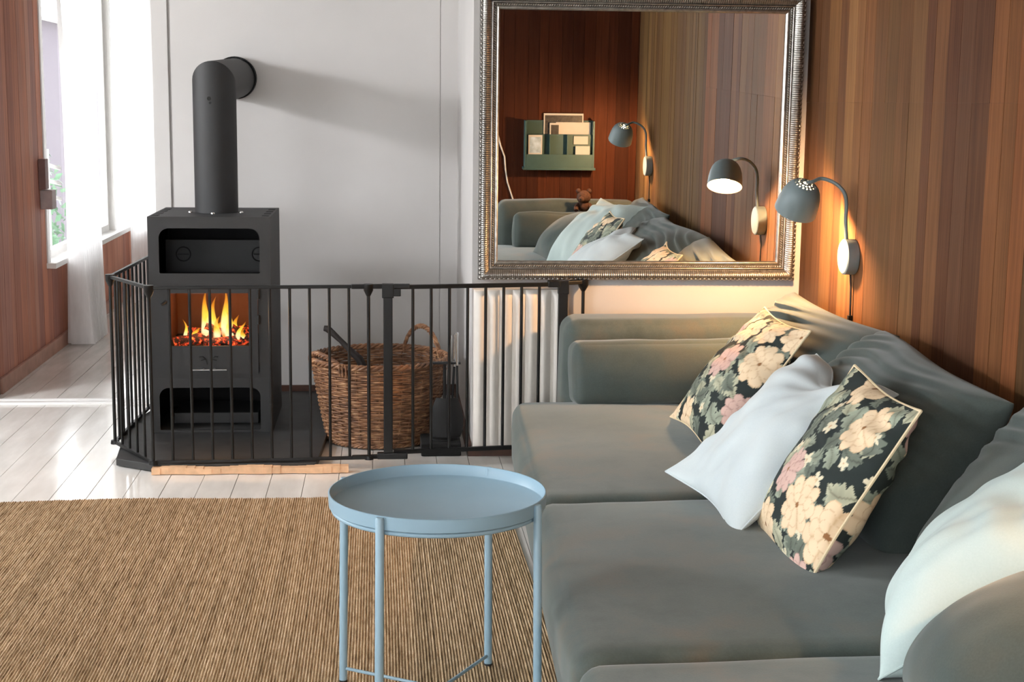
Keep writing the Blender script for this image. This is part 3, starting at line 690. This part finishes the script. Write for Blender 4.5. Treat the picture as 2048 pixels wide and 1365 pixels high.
# ------------------------------------------------------------------ basket with hatchet
def basket():
    c = Vector((-.02, 5.755, 0)); H = .325; rb, rt_ = .202, .262
    t = thing('wicker_basket', c, 'round brown wicker log basket with two twisted handles standing behind the gate', 'basket')
    ns = 36; rows = 40; seg = ns*6; V = []; Q = []; k = 0; n = 6
    rad = lambda s: rb+(rt_-rb)*(s**.85)
    for r in range(rows):
        s = r/(rows-1); z = .012+s*(H-.02); th = np.linspace(0, 2*np.pi, seg, endpoint=False)
        rr = rad(s)+.0042*np.cos(ns/2*th+np.pi*r)+.001*np.sin(5*th+r); zz = z+.0012*np.sin(3*th+r*1.3)
        tt = np.linspace(0, 2*np.pi, n, endpoint=False)
        R_ = rr[:, None]+.0036*np.cos(tt); Z_ = zz[:, None]+.0043*np.sin(tt)
        V.append(np.stack([c.x+R_*np.cos(th)[:, None], c.y+R_*np.sin(th)[:, None], Z_], -1).reshape(-1, 3)); Q.append(grid_quads(seg, n, True, True)+k); k += seg*n
    o = np_mesh('woven_wall', np.concatenate(V), np.concatenate(Q), 'wicker', t); o['kind'] = 'stuff'
    m = MB()
    for i in range(ns):
        a = 2*math.pi*i/ns; m.tube([(c.x+rad(s)*math.cos(a), c.y+rad(s)*math.sin(a), .006+s*(H-.006)) for s in (0, .25, .5, .75, 1)], .0032, 6)
    o = m.build('stakes', 'wicker', t, smooth=True); o['kind'] = 'stuff'
    for z, r, q in ((H, rt_+.002, .010), (.012, rb+.003, .007)):
        m = MB()
        for s in (0, 2.1, 4.2):
            m.tube([(c.x+(r+q*.7*math.cos(w*22+s))*math.cos(w), c.y+(r+q*.7*math.cos(w*22+s))*math.sin(w), z+q*.7*math.sin(w*22+s)) for w in np.linspace(0, 2*math.pi, 221)[:-1]], q*.62, 6, closed=True)
        m.build('braided_rim' if z > .1 else 'braided_foot', 'wicker', t, smooth=True)
    MB().lathe([(0, .012), (rb-.004, .012), (rb, .02), (rb-.006, .016), (0, .016)], (c.x, c.y, 0), 32).build('bottom', 'wicker', t)
    def handle(angc, half, h, out):
        m = MB()
        for s in (0, 2.1, 4.2):
            P = []
            for w in np.linspace(-1, 1, 49):
                a = angc+half*w; arch = (1-w*w)**.6; r = rt_+.002+out*arch
                ph = w*16+s
                P.append((c.x+r*math.cos(a)+.006*math.cos(ph)*math.cos(a), c.y+r*math.sin(a)+.006*math.cos(ph)*math.sin(a), H-.02+h*arch+.006*math.sin(ph)))
            m.tube(P, .0055, 6)
        m.build('handle', 'wicker', t, smooth=True)
    handle(R(46), R(22), .115, -.02); handle(R(212), R(27), .055, .006)
    m = MB()
    for w in np.linspace(-.05, .05, 3): m.tube([(c.x+(rt_+.014)*math.cos(R(240)+w), c.y+(rt_+.014)*math.sin(R(240)+w), H+.012), (c.x+(rt_+.010)*math.cos(R(240)+w), c.y+(rt_+.010)*math.sin(R(240)+w), H-.035)], .004, 6)
    m.build('binding', 'wicker', t, smooth=True)
basket()
hx = thing('hatchet', (-.06, 5.72, .10), 'dark wooden handled hatchet leaning in the wicker basket', 'hatchet')
P = [(-.236, 5.80, .432), (-.222, 5.798, .430), (-.20, 5.79, .412), (-.17, 5.78, .385), (-.14, 5.77, .355), (-.10, 5.76, .318), (-.04, 5.75, .20), (.0, 5.74, .10)]
MB().tube(P, [.011, .014, .012, .010, .012, .016, .014, .013], 10).build('handle', 'axe_wood', hx, smooth=True)
MB().prism([(-.03, .06), (.05, .09), (.04, .15), (-.035, .12)], 5.728, 5.752, axis=1).build('blade', 'iron', hx, bevel=.004)

# ------------------------------------------------------------------ fire tools and ash box
ab = tag(MB().prism([(.135, 5.44), (.285, 5.44), (.285, 5.62), (.135, 5.62)], .001, .048).build('ash_box', 'soot', None, bevel=.004), 'low flat black box on the floor carrying the fire tools', 'box')
tc = (.225, 5.53); zb = .049
ts = thing('fire_tool_stand', (tc[0], tc[1], zb), 'slim black fire tool stand with hooks on the low black box', 'stand')
MB().lathe([(0, .008), (.05, .008), (.055, .004), (.055, 0), (0, 0)], (tc[0], tc[1], zb), 24).build('base', 'iron', ts, smooth=True)
MB().tube([(tc[0], tc[1], zb+.007), (tc[0], tc[1], .345)], .006, 8).build('pole', 'iron', ts, smooth=True)
MB().box((tc[0]-.045, tc[1]-.012, .336), (tc[0]+.06, tc[1]+.012, .344)).build('hook_plate', 'iron', ts, bevel=.002)
def tool(name, label, x, y, top, lean, head):
    t = thing(name, (x, y, .1), label, 'fire tool', None)
    MB().tube([(x+lean, y, top), (x+lean*.6, y, top-.12)], [.0065, .0055], 10).lathe([(0, .008), (.008, .004), (.008, -.004), (0, -.008)], (x+lean, y, top), 10).build('handle', 'chrome', t, smooth=True)
    MB().tube([(x+lean*.6, y, top-.12), (x, y, .16)], .0045, 8).build('shaft', 'iron', t, smooth=True)
    head(t, x, y)
def shovel_head(t, x, y):
    m = MB(); V = []; nn = 9
    for i in range(nn):
        s = i/(nn-1); wd = .036+.026*math.sin(math.pi*min(1, s*.75+.05))
        for j in range(9):
            v = j/8*2-1; V.append((x+wd*v, y-.014*(1-v*v)-.004, .215-s*.150))
    m.add(V, [(i*9+j, i*9+j+1, i*9+j+10, i*9+j+9) for i in range(8) for j in range(8)])
    V2 = [(p[0], p[1]+.004, p[2]) for p in V]; m.add(V2, [(i*9+j, i*9+j+9, i*9+j+10, i*9+j+1) for i in range(8) for j in range(8)])
    m.build('shovel_blade', 'iron', t, smooth=True)
def brush_head(t, x, y):
    MB().box((x-.018, y-.014, .15), (x+.018, y+.014, .19)).build('brush_block', 'iron', t, bevel=.004)
    m = MB(); 
    for i in range(60):
        a, b = random.uniform(-.016, .016), random.uniform(-.012, .012); m.tube([(x+a, y+b, .152), (x+a*1.7, y+b*1.6, .075+random.uniform(0, .01))], .0016, 4)
    o = m.build('bristles', 'soot', t); o['kind'] = 'stuff'
def poker_head(t, x, y): MB().tube([(x, y, .165), (x, y, .085), (x+.012, y, .07), (x+.02, y, .085)], .0045, 8).build('poker_tip', 'iron', t, smooth=True)
tool('fire_shovel', 'black fire shovel with wide rounded blade hanging frontmost on the tool stand', .232, 5.487, .445, .012, shovel_head)
tool('hearth_brush', 'black hearth brush with silver handle hanging behind the fire shovel', .255, 5.565, .44, .012, brush_head)
tool('poker', 'thin black poker with silver handle hanging at right of the tool stand', .274, 5.520, .452, -.004, poker_head)

# ------------------------------------------------------------------ radiator
rd = thing('radiator', (.50, 5.42, .03), 'white ribbed panel radiator on the wall behind the gate', 'radiator')
xs = np.linspace(.327, .66, 141); zs = np.array([.031, .045, .06, .10, .2, .3, .4, .5, .57, .60, .615, .626, .632])
cap = np.array([0, .6, .9, 1, 1, 1, 1, 1, 1, .9, .7, .35, 0])
V = np.stack(np.broadcast_arrays(xs[:, None], 5.418-.022*(.22+.78*np.abs(np.sin(np.pi*(xs-.327)/.0476))**.8)[:, None]*cap[None, :], zs[None, :]), -1).reshape(-1, 3)
np_mesh('ribbed_panel', V, grid_quads(len(xs), len(zs)), 'white_paint', rd)
MB().box((.327, 5.418, .031), (.66, 5.446, .632)).build('back_panel', 'white_paint', rd)

# ------------------------------------------------------------------ mirror
def mirror():
    t = thing('framed_mirror', (.9305, 5.408, 1.19), 'large wall mirror in a reeded silver frame above the sofa arm', 'mirror'); t.rotation_euler = (R(1.1), 0, R(-.3))
    def put(o): o.parent = t; o.matrix_parent_inverse = Matrix.Identity(4); return o
    wi, hi = .522, .454       # half glass size
    me = MB().add([(-wi-.004, 0, -hi-.004), (wi+.004, 0, -hi-.004), (wi+.004, 0, hi+.004), (-wi-.004, 0, hi+.004)], [(0, 1, 2, 3)]).build('mirror_glass', 'mirror'); put(me)
    MB_ = MB().box((-wi-.065, .004, -hi-.065), (wi+.065, .03, hi+.065)); put(MB_.build('backing', 'white_trim'))
    # frame bands: (inner offset, outer offset) profile y (towards the viewer is -y), with modulation along the length
    def band(name, prof, pitch, mod, mat='frame', pat=None):
        V = []; Q = []; k = 0; PT = []
        for s in range(4):
            hl = (wi, hi)[s % 2]
            m = len(prof); L0 = hl
            nseg = max(2, int(2*(hl+.07)/pitch))*8 if pitch else 2
            w = np.linspace(-1, 1, nseg+1)
            P = np.zeros((nseg+1, m, 3))
            for j, (o, yv) in enumerate(prof):
                a = w*(hl+o); oo, yy = mod(a, o, yv, j/(m-1)) if mod else (o+0*a, yv+0*a)
                d = (hi, wi)[s % 2]+oo
                if s == 0: P[:, j] = np.stack([a, yy, -d], 1)
                elif s == 1: P[:, j] = np.stack([d, yy, a], 1)
                elif s == 2: P[:, j] = np.stack([-a, yy, d], 1)
                else: P[:, j] = np.stack([-d, yy, -a], 1)
            V.append(P.reshape(-1, 3)); Q.append(grid_quads(nseg+1, m)+k); k += (nseg+1)*m
            PT.append(np.stack([(pat(w*(hl+o), j/(m-1)) if pat else 0*w) for j, (o, yv) in enumerate(prof)], 1).ravel())
        o = put(np_mesh(name, np.concatenate(V), np.concatenate(Q), mat))
        at = o.data.attributes.new('groove_dark', 'FLOAT', 'POINT'); at.data.foreach_set('value', np.clip(np.concatenate(PT), 0, 1).astype(np.float32))
    band('inner_lip', [(-.004, -.001), (-.002, -.012), (.003, -.014), (.008, -.011), (.010, -.009)], 0, None)
    tw = lambda a, o, y, s: (o+0*a, y-.0022*math.sin(math.pi*s)*np.sin(2*np.pi*(a/.0085+s*.7)))
    band('bead_row', [(.010+.009*i/6, -.010-.004*math.sin(math.pi*i/6)) for i in range(7)], .0085, tw, pat=lambda a, s: .8*(np.sin(2*np.pi*(a/.0085+s*.7)) < -.3))
    band('inner_rail', [(.019, -.009), (.020, -.015), (.023, -.016), (.026, -.014), (.0265, -.010)], 0, None)
    rb = lambda a, o, y, s: (o+0*a, y-.0042*np.abs(np.sin(np.pi*a/.0078))*min(1, 6*s, 6*(1-s)))
    band('reeded_cove', [(.0265+.031*i/9, -.012-.018*math.sin(math.pi*(.06+.66*i/9))) for i in range(10)], .0078, rb, pat=lambda a, s: .95*np.clip((.62-np.abs(np.sin(np.pi*a/.0078)))*2.4, 0, 1))
    rp = lambda a, o, y, s: (o+.0015*np.sin(2*np.pi*(a/.0165+s*.5))*s, y-.003*math.sin(math.pi*s)*np.sin(2*np.pi*(a/.0165+s*.6)))
    band('rope_edge', [(.0575+.008*math.sin(math.pi*i/7*.5)+.001*i/7, -.021+.021*(i/7)**1.5-.004*math.sin(math.pi*i/7)) for i in range(8)], .0165, rp, pat=lambda a, s: .9*np.clip(-np.sin(2*np.pi*(a/.0165+s*.6))*1.5-.2, 0, 1))
    band('outer_side', [(.0665, -.002), (.0665, .03)], 0, None)
mirror()

# ------------------------------------------------------------------ wall lamps
def wall_lamp(y, z, yo, label, sgn, power):
    """disc on the right wall, gooseneck, pierced dome shade; sgn tilts the opening towards +Y or -Y"""
    t = thing('wall_lamp', (XR, y, z), label, 'lamp')
    rot = Matrix.Rotation(R(-90), 4, 'Y'); rot.translation = Vector((XR-.0015, y, z))
    MB().lathe([(0, 0), (.058, 0), (.059, .004), (.059, .036), (.055, .038)], n=40, mat=rot).build('wall_disc', 'lamp_grey', t, smooth=True)
    MB().lathe([(.0555, .0375), (.053, .0405), (0, .0408)], n=40, mat=rot).build('disc_face', 'lamp_white', t, smooth=True)
    sc = Vector((1.372, y+yo, z+.186)); axis = Vector((-.15, .48*sgn, -.86)).normalized()
    top = sc-axis*.066
    b = [Vector((XR-.03, y, z+.055)), Vector((XR-.036, y, z+.12)), Vector((XR-.036, y, z+.17)), Vector((XR-.045, y, z+.212)), Vector((XR-.075, y+yo*.3, z+.243)), Vector((XR-.115, y+yo*.6, z+.256)), top+Vector((.02, -.005*sgn, .003)), top-axis*.001]
    P = []
    for i in range(len(b)-1):
        p0, p1, p2, p3 = b[max(i-1, 0)], b[i], b[i+1], b[min(i+2, len(b)-1)]
        for s in np.linspace(0, 1, 6)[:-1]: P.append(.5*((2*p1)+(-p0+p2)*s+(2*p0-5*p1+4*p2-p3)*s*s+(-p0+3*p1-3*p2+p3)*s**3))
    P.append(b[-1]); MB().tube(P, .0062, 10).build('gooseneck', 'lamp_grey', t, smooth=True)
    zax = -axis; xa = zax.cross(Vector((0, 0, 1))).normalized(); ya = zax.cross(xa); m4 = Matrix((xa, ya, zax)).transposed().to_4x4(); m4.translation = sc
    prof = [(.010, .066), (.020, .0655), (.026, .0645), (.031, .063), (.036, .061), (.041, .0575), (.050, .049), (.058, .036), (.064, .018), (.068, -.004), (.070, -.028), (.071, -.046)]
    hole = lambda i, k: (i == 1 and k % 4 in (0, 1)) or (i == 3 and k % 3 == 0) 
    MB().lathe(prof, n=48, skip=hole, mat=m4).build('shade', 'lamp_grey', t, smooth=True)
    inn = [(max(r-.0022, 0), h-.002) for r, h in prof]; inn[-1] = (.0705, -.046)
    MB().lathe(inn, n=48, skip=hole, mat=m4).build('shade_lining', 'lamp_white', t, smooth=True)
    m5 = m4 @ Matrix.Translation((0, 0, .006)); MB().lathe([(0, -.03), (.014, -.026), (.022, -.012), (.024, 0), (.02, .016), (.012, .03), (.011, .05), (0, .05)], n=20, mat=m5).build('bulb', 'bulb', t, smooth=True)
    d = bpy.data.lights.new('lamp_light', 'POINT'); d.energy = power; d.color = (1, .56, .25); d.shadow_soft_size = .024; o = bpy.data.objects.new('lamp_light', d); COL.objects.link(o); o.location = sc+axis*.040; adopt(o, t)
    MB().tube([(XR-.012, y, z-.057), (XR-.008, y, z-.10), (XR-.008, y-.004, z-.16), (XR-.007, y-.003, z-.20)], .0032, 6).box((XR-.014, y-.009, z-.215), (XR-.001, y+.006, z-.196)).build('cord', 'cord_black', t)
    return t
wall_lamp(4.80, .820, .05, 'blue grey wall lamp beside the mirror, its lit dome shade hanging over the sofa corner', 1, 46)
wall_lamp(1.986, .815, -.02, 'second blue grey wall lamp, seen only in the mirror, by the green rack', -1, 26)

# ------------------------------------------------------------------ sofa
so = thing('sofa', (1.0, 3.4, 0), 'long low grey green velvet sofa against the wood panelled wall', 'sofa')
def xf(y): return .376+(y-3.23)*.0365     # front edge runs slightly out of square
def fshear(y_c):
    def f(P, U):
        return P
    return f
def T(x, y, z): return Matrix.Translation((x, y, z))
I3 = np.array
def base():
    mb = MB(); ys = [1.43, 2.4, 3.4, 4.4, 5.33]
    poly = [(xf(q)+.012, q) for q in ys]+[(1.53, 5.33), (1.53, 1.43)]
    mb.prism(poly, .012, .175).build('base', 'sofa', so, bevel=.012, smooth=True)
base()
for ya, yb, sd in ((3.79, 5.10, 2), (2.66, 3.79, 5), (1.55, 2.66, 8)):
    yc = (ya+yb)/2; x0 = xf(yc)+.002; x1 = 1.42
    soft_box('seat_cushion', (x1-x0, yb-ya-.004, .150), .045, (.018, .0, .028), 'sofa', so, T((x0+x1)/2, yc, .205), n=30, wr=.0022, seed=sd,
             shear=lambda P, U, yc=yc: np.stack([P[:, 0]+(P[:, 1])*.0365*(U[:, 0] < 0)*np.abs(U[:, 0]), P[:, 1], P[:, 2]], 1))
soft_box('far_arm', (.905, .21, .545), .055, (.008, .008, .006), 'sofa', so, T(.635+.4525, 5.245, .285), n=24, wr=.0018, seed=12)
soft_box('near_arm', (.875, .19, .545), .055, (.008, .008, .006), 'sofa', so, T(.668+.4375, 1.50, .285), n=24, wr=.0018, seed=13)
soft_box('back_frame', (.16, 3.6, .45), .05, (.006, 0, .004), 'sofa', so, T(1.462, 3.4, .26), n=20, wr=.0015, seed=14)
# loose cushions of the sofa
def loose(name, label, size, M4, seed, puff, r=.07, wr=.006, group=None, mat='cushion'):
    c = M4.translation.copy(); m = M4.copy(); m.translation = Vector((0, 0, 0))
    o = soft_box(name, size, r, puff, mat, None, m, n=36, wr=wr, seed=seed); o.location = c
    return tag(o, label, 'cushion', group)
BC = 'large back cushions along the wood wall'
BV = (.25, 0, .39)
pillow('back_cushion', (1.335, 4.645, .462), (0, 1, 0), BV, 1.07, .47, .31, 'cushion', 'large grey green back cushion in the far corner under the lit wall lamp', 21, n=110, pinch=.03, expo=.40, wr=.009, crease=(.011, 34), group=BC, sag=.28)
pillow('back_cushion', (1.30, 3.72, .462), (.03, 1, 0), BV, 1.0, .47, .33, 'cushion', 'large grey green back cushion in the middle, behind the nearer floral cushion', 22, n=110, pinch=.03, expo=.40, wr=.009, crease=(.011, 32), group=BC, sag=.28)
pillow('back_cushion', (1.34, 2.70, .455), (0, 1, 0), BV, .98, .46, .27, 'cushion', 'large grey green back cushion nearest the camera, mostly outside the frame', 23, n=60, pinch=.035, expo=.42, wr=.009, crease=(.011, 32), group=BC, sag=.28)
loose('bolster_cushion', 'grey green rectangular bolster cushion against the far sofa arm', (.82, .15, .225), Matrix.Translation((1.055, 5.055, .385)) @ Matrix.Rotation(R(-8), 4, 'X'), 31, (.006, .04, .006), .035, .005, 'bolsters on the sofa arms')
loose('bolster_cushion', 'grey green rectangular bolster cushion against the near sofa arm, seen in the mirror', (.66, .15, .225), Matrix.Translation((1.09, 1.68, .385)) @ Matrix.Rotation(R(8), 4, 'X'), 32, (.006, .04, .006), .035, .005, 'bolsters on the sofa arms')

pillow('throw_cushion', (1.093, 4.476, .481), (-.073, .997, .037), (.61, .016, .779), .47, .47, .15, 'floral', 'dark floral cushion farther back, behind the pale blue cushion', 41, n=150, piping=(.0035, 'cream_piping'), paint=floral(5), group='floral cushions on the sofa', pinch=.085, wr=.008, crease=(.006, 22))
pillow('throw_cushion', (1.011, 3.687, .477), (-.097, .993, .061), (.752, .035, .642), .53, .53, .17, 'pale', 'pale blue linen cushion between the two floral cushions', 42, n=110, pinch=.07, chop=.06, wr=.014, crease=(.008, 15), piping=(.0022, 'pale'))
pillow('throw_cushion', (1.03, 3.294, .465), (.005, 1, .028), (.51, -.027, .848), .48, .48, .15, 'floral', 'dark floral cushion with cream piping in front of the pale blue cushion', 43, n=180, piping=(.0038, 'cream_piping'), paint=floral(8), group='floral cushions on the sofa', pinch=.085, wr=.008, crease=(.006, 22))
pillow('throw_cushion', (1.165, 2.62, .47), (.40, .90, 0), (.69, -.2, .66), .51, .51, .26, 'pale2', 'pale mint cushion at the right edge, nearest of the light cushions', 44, n=110, pinch=.07, wr=.013, crease=(.006, 16), piping=(.0025, 'pale2'), bend=-.02)
pillow('throw_cushion', (1.07, 2.26, .41), (.25, .95, .0), (.78, -.2, .55), .48, .46, .27, 'cushion', 'plump grey green square cushion at the bottom right corner', 45, n=70, pinch=.05, wr=.006)

# ------------------------------------------------------------------ side table
def table():
    c = Vector((.113, 3.11, 0)); r = .232; zt = .489
    t = thing('side_table', (c.x, c.y, .009), 'round pale blue metal tray table standing on the rug in front of the sofa', 'table')
    MB().lathe([(0, zt-.026), (r-.005, zt-.026), (r-.003, zt-.024), (r-.001, zt), (r+.001, zt), (r+.0022, zt-.001), (r+.001, zt-.028), (r-.002, zt-.030), (0, zt-.030)], (c.x, c.y, 0), 96).build('tray', 'blue_metal', t, smooth=True)
    A = [58.7, 148.7, 238.7, 328.7]; rl = r+.006
    for a in A:
        x, y2 = c.x+rl*math.cos(R(a)), c.y+rl*math.sin(R(a)); xb, yb = c.x+(rl+.006)*math.cos(R(a)), c.y+(rl+.006)*math.sin(R(a))
        lg = MB().tube([(xb, yb, .0105), (x, y2, zt-.006), (x, y2, zt-.002)], [.0092, .0092, .007], 14).build('leg', 'blue_metal', t, smooth=True)
        MB().tube([(xb, yb, .0103), (xb, yb, .0145)], .0097, 14).build('foot', 'cord_black', lg, smooth=True)
    ring = [(c.x+(r-.008)*math.cos(w), c.y+(r-.008)*math.sin(w), zt-.036) for w in np.linspace(0, 2*math.pi, 65)[:-1]]
    MB().tube(ring, .005, 8, closed=True).build('support_ring', 'blue_metal', t, smooth=True)
    for a, z in ((58.7, .034), (148.7, .042)):
        p = [(c.x+(rl+.005)*math.cos(R(a+q)), c.y+(rl+.005)*math.sin(R(a+q)), z) for q in (0, 180)]
        MB().tube(p, .004, 8).build('cross_bar', 'blue_metal', t, smooth=True)
table()

# ------------------------------------------------------------------ nook: curtains, box, outdoors
def curtain(y0, y1, yb0, yb1, x, label, seed, z0=.016, z1=2.1, flare=0.):
    n, m = 120, 30; s = np.linspace(0, 1, n); z = np.linspace(0, 1, m); S_, Z_ = np.meshgrid(s, z, indexing='ij'); e = SN(seed, 8, 2, 7)
    k = (1-Z_)**1.0; ya = y0+(yb0-y0)*k; yb = y1+(yb1-y1)*k; Y = ya+(yb-ya)*S_
    fold = np.sin(S_*2*np.pi*9+e(np.stack([S_.ravel(), Z_.ravel()*.3, 0*S_.ravel()], 1)).reshape(S_.shape)*1.3)
    X = x+(.022+flare*(1-Z_)**2)*fold*(.55+.45*(1-Z_))
    o = np_mesh('sheer_curtain', np.stack([X, Y, z0+(z1-z0)*Z_], -1).reshape(-1, 3), grid_quads(n, m), 'curtain'); tag(o, label, 'curtain', 'sheer curtains in the window nook')
curtain(7.62, 8.66, 7.98, 8.36, -1.61, 'white sheer curtain hanging to the floor, left of the two at the nook window', 3, flare=.055)
curtain(9.62, 10.62, 9.62, 10.62, -1.60, 'white sheer curtain beyond, right of the bare wood panel under the window', 4)
b = thing('wall_box', (XL, 7.62, .90), 'small two tone wooden box fixed on the wall at the edge of the nook window', 'box')
MB().box((XL+.0005, 7.585, .86), (XL+.034, 7.655, 1.01)).build('upper_box', 'brown_box', b, bevel=.002)
MB().box((XL+.0005, 7.60, .76), (XL+.060, 7.69, .855)).build('lower_box', 'wool_grey', b, bevel=.003)
h = thing('neighbour_house', (-3.6, 15.5, -.6), 'grey neighbouring house seen outside through the nook window', 'house')
MB().box((-8.5, 15.5, -.6), (-3.52, 19, 2.1)).build('wall', 'stone_house', h)
MB().box((-8.8, 15.2, 2.1), (-3.4, 19.3, 2.2)).build('roof', 'white_trim', h)
wn2 = MB().box((-3.68, 15.47, 1.35), (-3.52, 15.5, 1.6)).build('window', 'white_trim', h)
def bush():
    t = thing('garden_bush', (-3.0, 13.0, -.6), 'green garden bush outside the nook window', 'bush')
    g = np.random.default_rng(3); mb = MB()
    for _ in range(700):
        d = g.normal(size=3); d /= np.linalg.norm(d); p = np.array([-3.05, 13.0, .25])+d*np.array([.35, .35, .75])*g.uniform(.6, 1); a, b2 = g.normal(size=3), g.normal(size=3); a *= .05/np.linalg.norm(a); b2 *= .03/np.linalg.norm(b2)
        mb.add([p-a, p+b2, p+a, p-b2], [(0, 1, 2, 3)])
    o = mb.build('leaves', 'leaf', t); o['kind'] = 'stuff'
    MB().tube([(-3.05, 13, -.6), (-3.05, 13, .4)], [.04, .02], 8).build('stem', 'dark_wood', t)
bush()
l = thing('garden_trellis', (-1.91, 8.55, -.6), 'white slatted garden trellis outside the nook window', 'trellis')
for i in range(3): MB().bar((-1.90, 8.25, .98-i*.09), (-1.90, 9.0, .90-i*.09), .012, .02).build('slat', 'white_trim', l)
for yy in (8.4, 8.75): MB().bar((-1.915, yy, -.6), (-1.915, yy, 1.02), .012, .03, (0, 1, 0)).build('upright', 'white_trim', l)

# ------------------------------------------------------------------ seen in the mirror: rack, papers, cord, teddy
YR = 1.3925
rk = thing('magazine_rack', (1.05, YR, .745), 'green wooden wall rack full of cards and leaflets, seen in the mirror', 'rack')
MB().box((.835, YR, .76), (1.272, YR+.010, 1.05)).build('back_board', 'rack_green', rk)
for xx in (.835, 1.262): MB().box((xx, YR+.010, .76), (xx+.010, YR+.10, 1.05 if xx > 1 else 1.05)).build('side_board', 'rack_green', rk)
MB().box((.826, YR, .745), (1.281, YR+.108, .760)).build('bottom_shelf', 'rack_green', rk, bevel=.002)
MB().box((.846, YR+.092, .760), (1.261, YR+.10, .842)).build('front_lip', 'rack_green', rk)
MB().box((.846, YR+.05, .760), (1.261, YR+.056, .965)).build('middle_board', 'rack_green', rk)
for xx in (.99, 1.10): MB().box((xx, YR+.056, .842), (xx+.006, YR+.092, .965)).build('divider', 'rack_green', rk)
def card(name, label, x0, x1, z0, z1, yy, mat, cat, face=None):
    o = MB().box((x0, yy, z0), (x1, yy+.003, z1)).build(name, mat, None); tag(o, label, cat)
    if face: MB().box((x0+.008, yy+.003, z0+.008), (x1-.008, yy+.0036, z1-.012)).build('picture', face, o)
    return o
card('framed_picture', 'white framed dark picture standing tallest at the back of the green rack', .958, 1.209, .80, 1.094, YR+.014, 'paper', 'picture', 'photo_dark')
card('leaflet', 'wide cream leaflet in front of the framed picture in the green rack', 1.035, 1.255, .80, 1.040, YR+.024, 'paper', 'leaflet')
card('leaflet', 'narrow pale leaflet tucked left of the wide cream leaflet', .995, 1.06, .80, 1.035, YR+.030, 'paper', 'leaflet', 'photo_dark')
card('photo_card', 'card with a pale sky picture at the left of the green rack', .858, .945, .842, .962, YR+.080, 'paper', 'card', 'photo_sky')
card('postcard', 'upper small cream card at the right of the green rack', 1.145, 1.235, .905, .955, YR+.062, 'paper', 'card')
card('postcard', 'lower small cream card at the right of the green rack', 1.155, 1.245, .842, .895, YR+.080, 'paper', 'card')
o = MB().tube([(.655, YR+.006, 2.0), (.656, YR+.006, 1.2), (.660, YR+.007, 1.0), (.690, YR+.008, .885), (.715, YR+.008, .82), (.722, YR+.008, .74), (.735, YR+.008, .66), (.775, YR+.008, .54), (.79, YR+.008, .40), (.79, YR+.008, .02)], .005, 8).build('white_cable', 'white_cord', None, smooth=True)
tag(o, 'white cable hanging on the rear wall at the left of the mirror image', 'cable')
tb = thing('teddy_bear', (1.19, 1.66, .50), 'brown plush teddy bear peeping over the near sofa arm, seen in the mirror', 'toy')
def ball(c, r, sx=(1, 1, 1), n=16):
    mb = MB(); mb.lathe([(r*sx[0]*math.sin(a), r*sx[2]*math.cos(a)) for a in np.linspace(.001, math.pi-.001, n)], c, 20); return mb
ball((1.19, 1.66, .541), .040).build('body', 'plush', tb, smooth=True)
hd = ball((1.19, 1.67, .595), .042, (1.05, 1, 1)).build('head', 'plush', tb, smooth=True)
ball((1.17, 1.712, .585), .02).build('muzzle', 'plush', hd, smooth=True)
for dx in (-.033, .033): ball((1.19+dx, 1.665, .632), .016).build('ear', 'plush', tb, smooth=True)
for dx in (-.026, .006): ball((1.19+dx, 1.706, .607), .004).build('eye', 'cord_black', tb, smooth=True)
ball((1.165, 1.731, .588), .005).build('nose', 'cord_black', tb, smooth=True)
for dx in (-.05, .05): MB().tube([(1.19+dx*.7, 1.67, .545), (1.19+dx, 1.70, .53), (1.19+dx, 1.715, .516)], [.016, .015, .014], 10).build('arm', 'plush', tb, smooth=True)
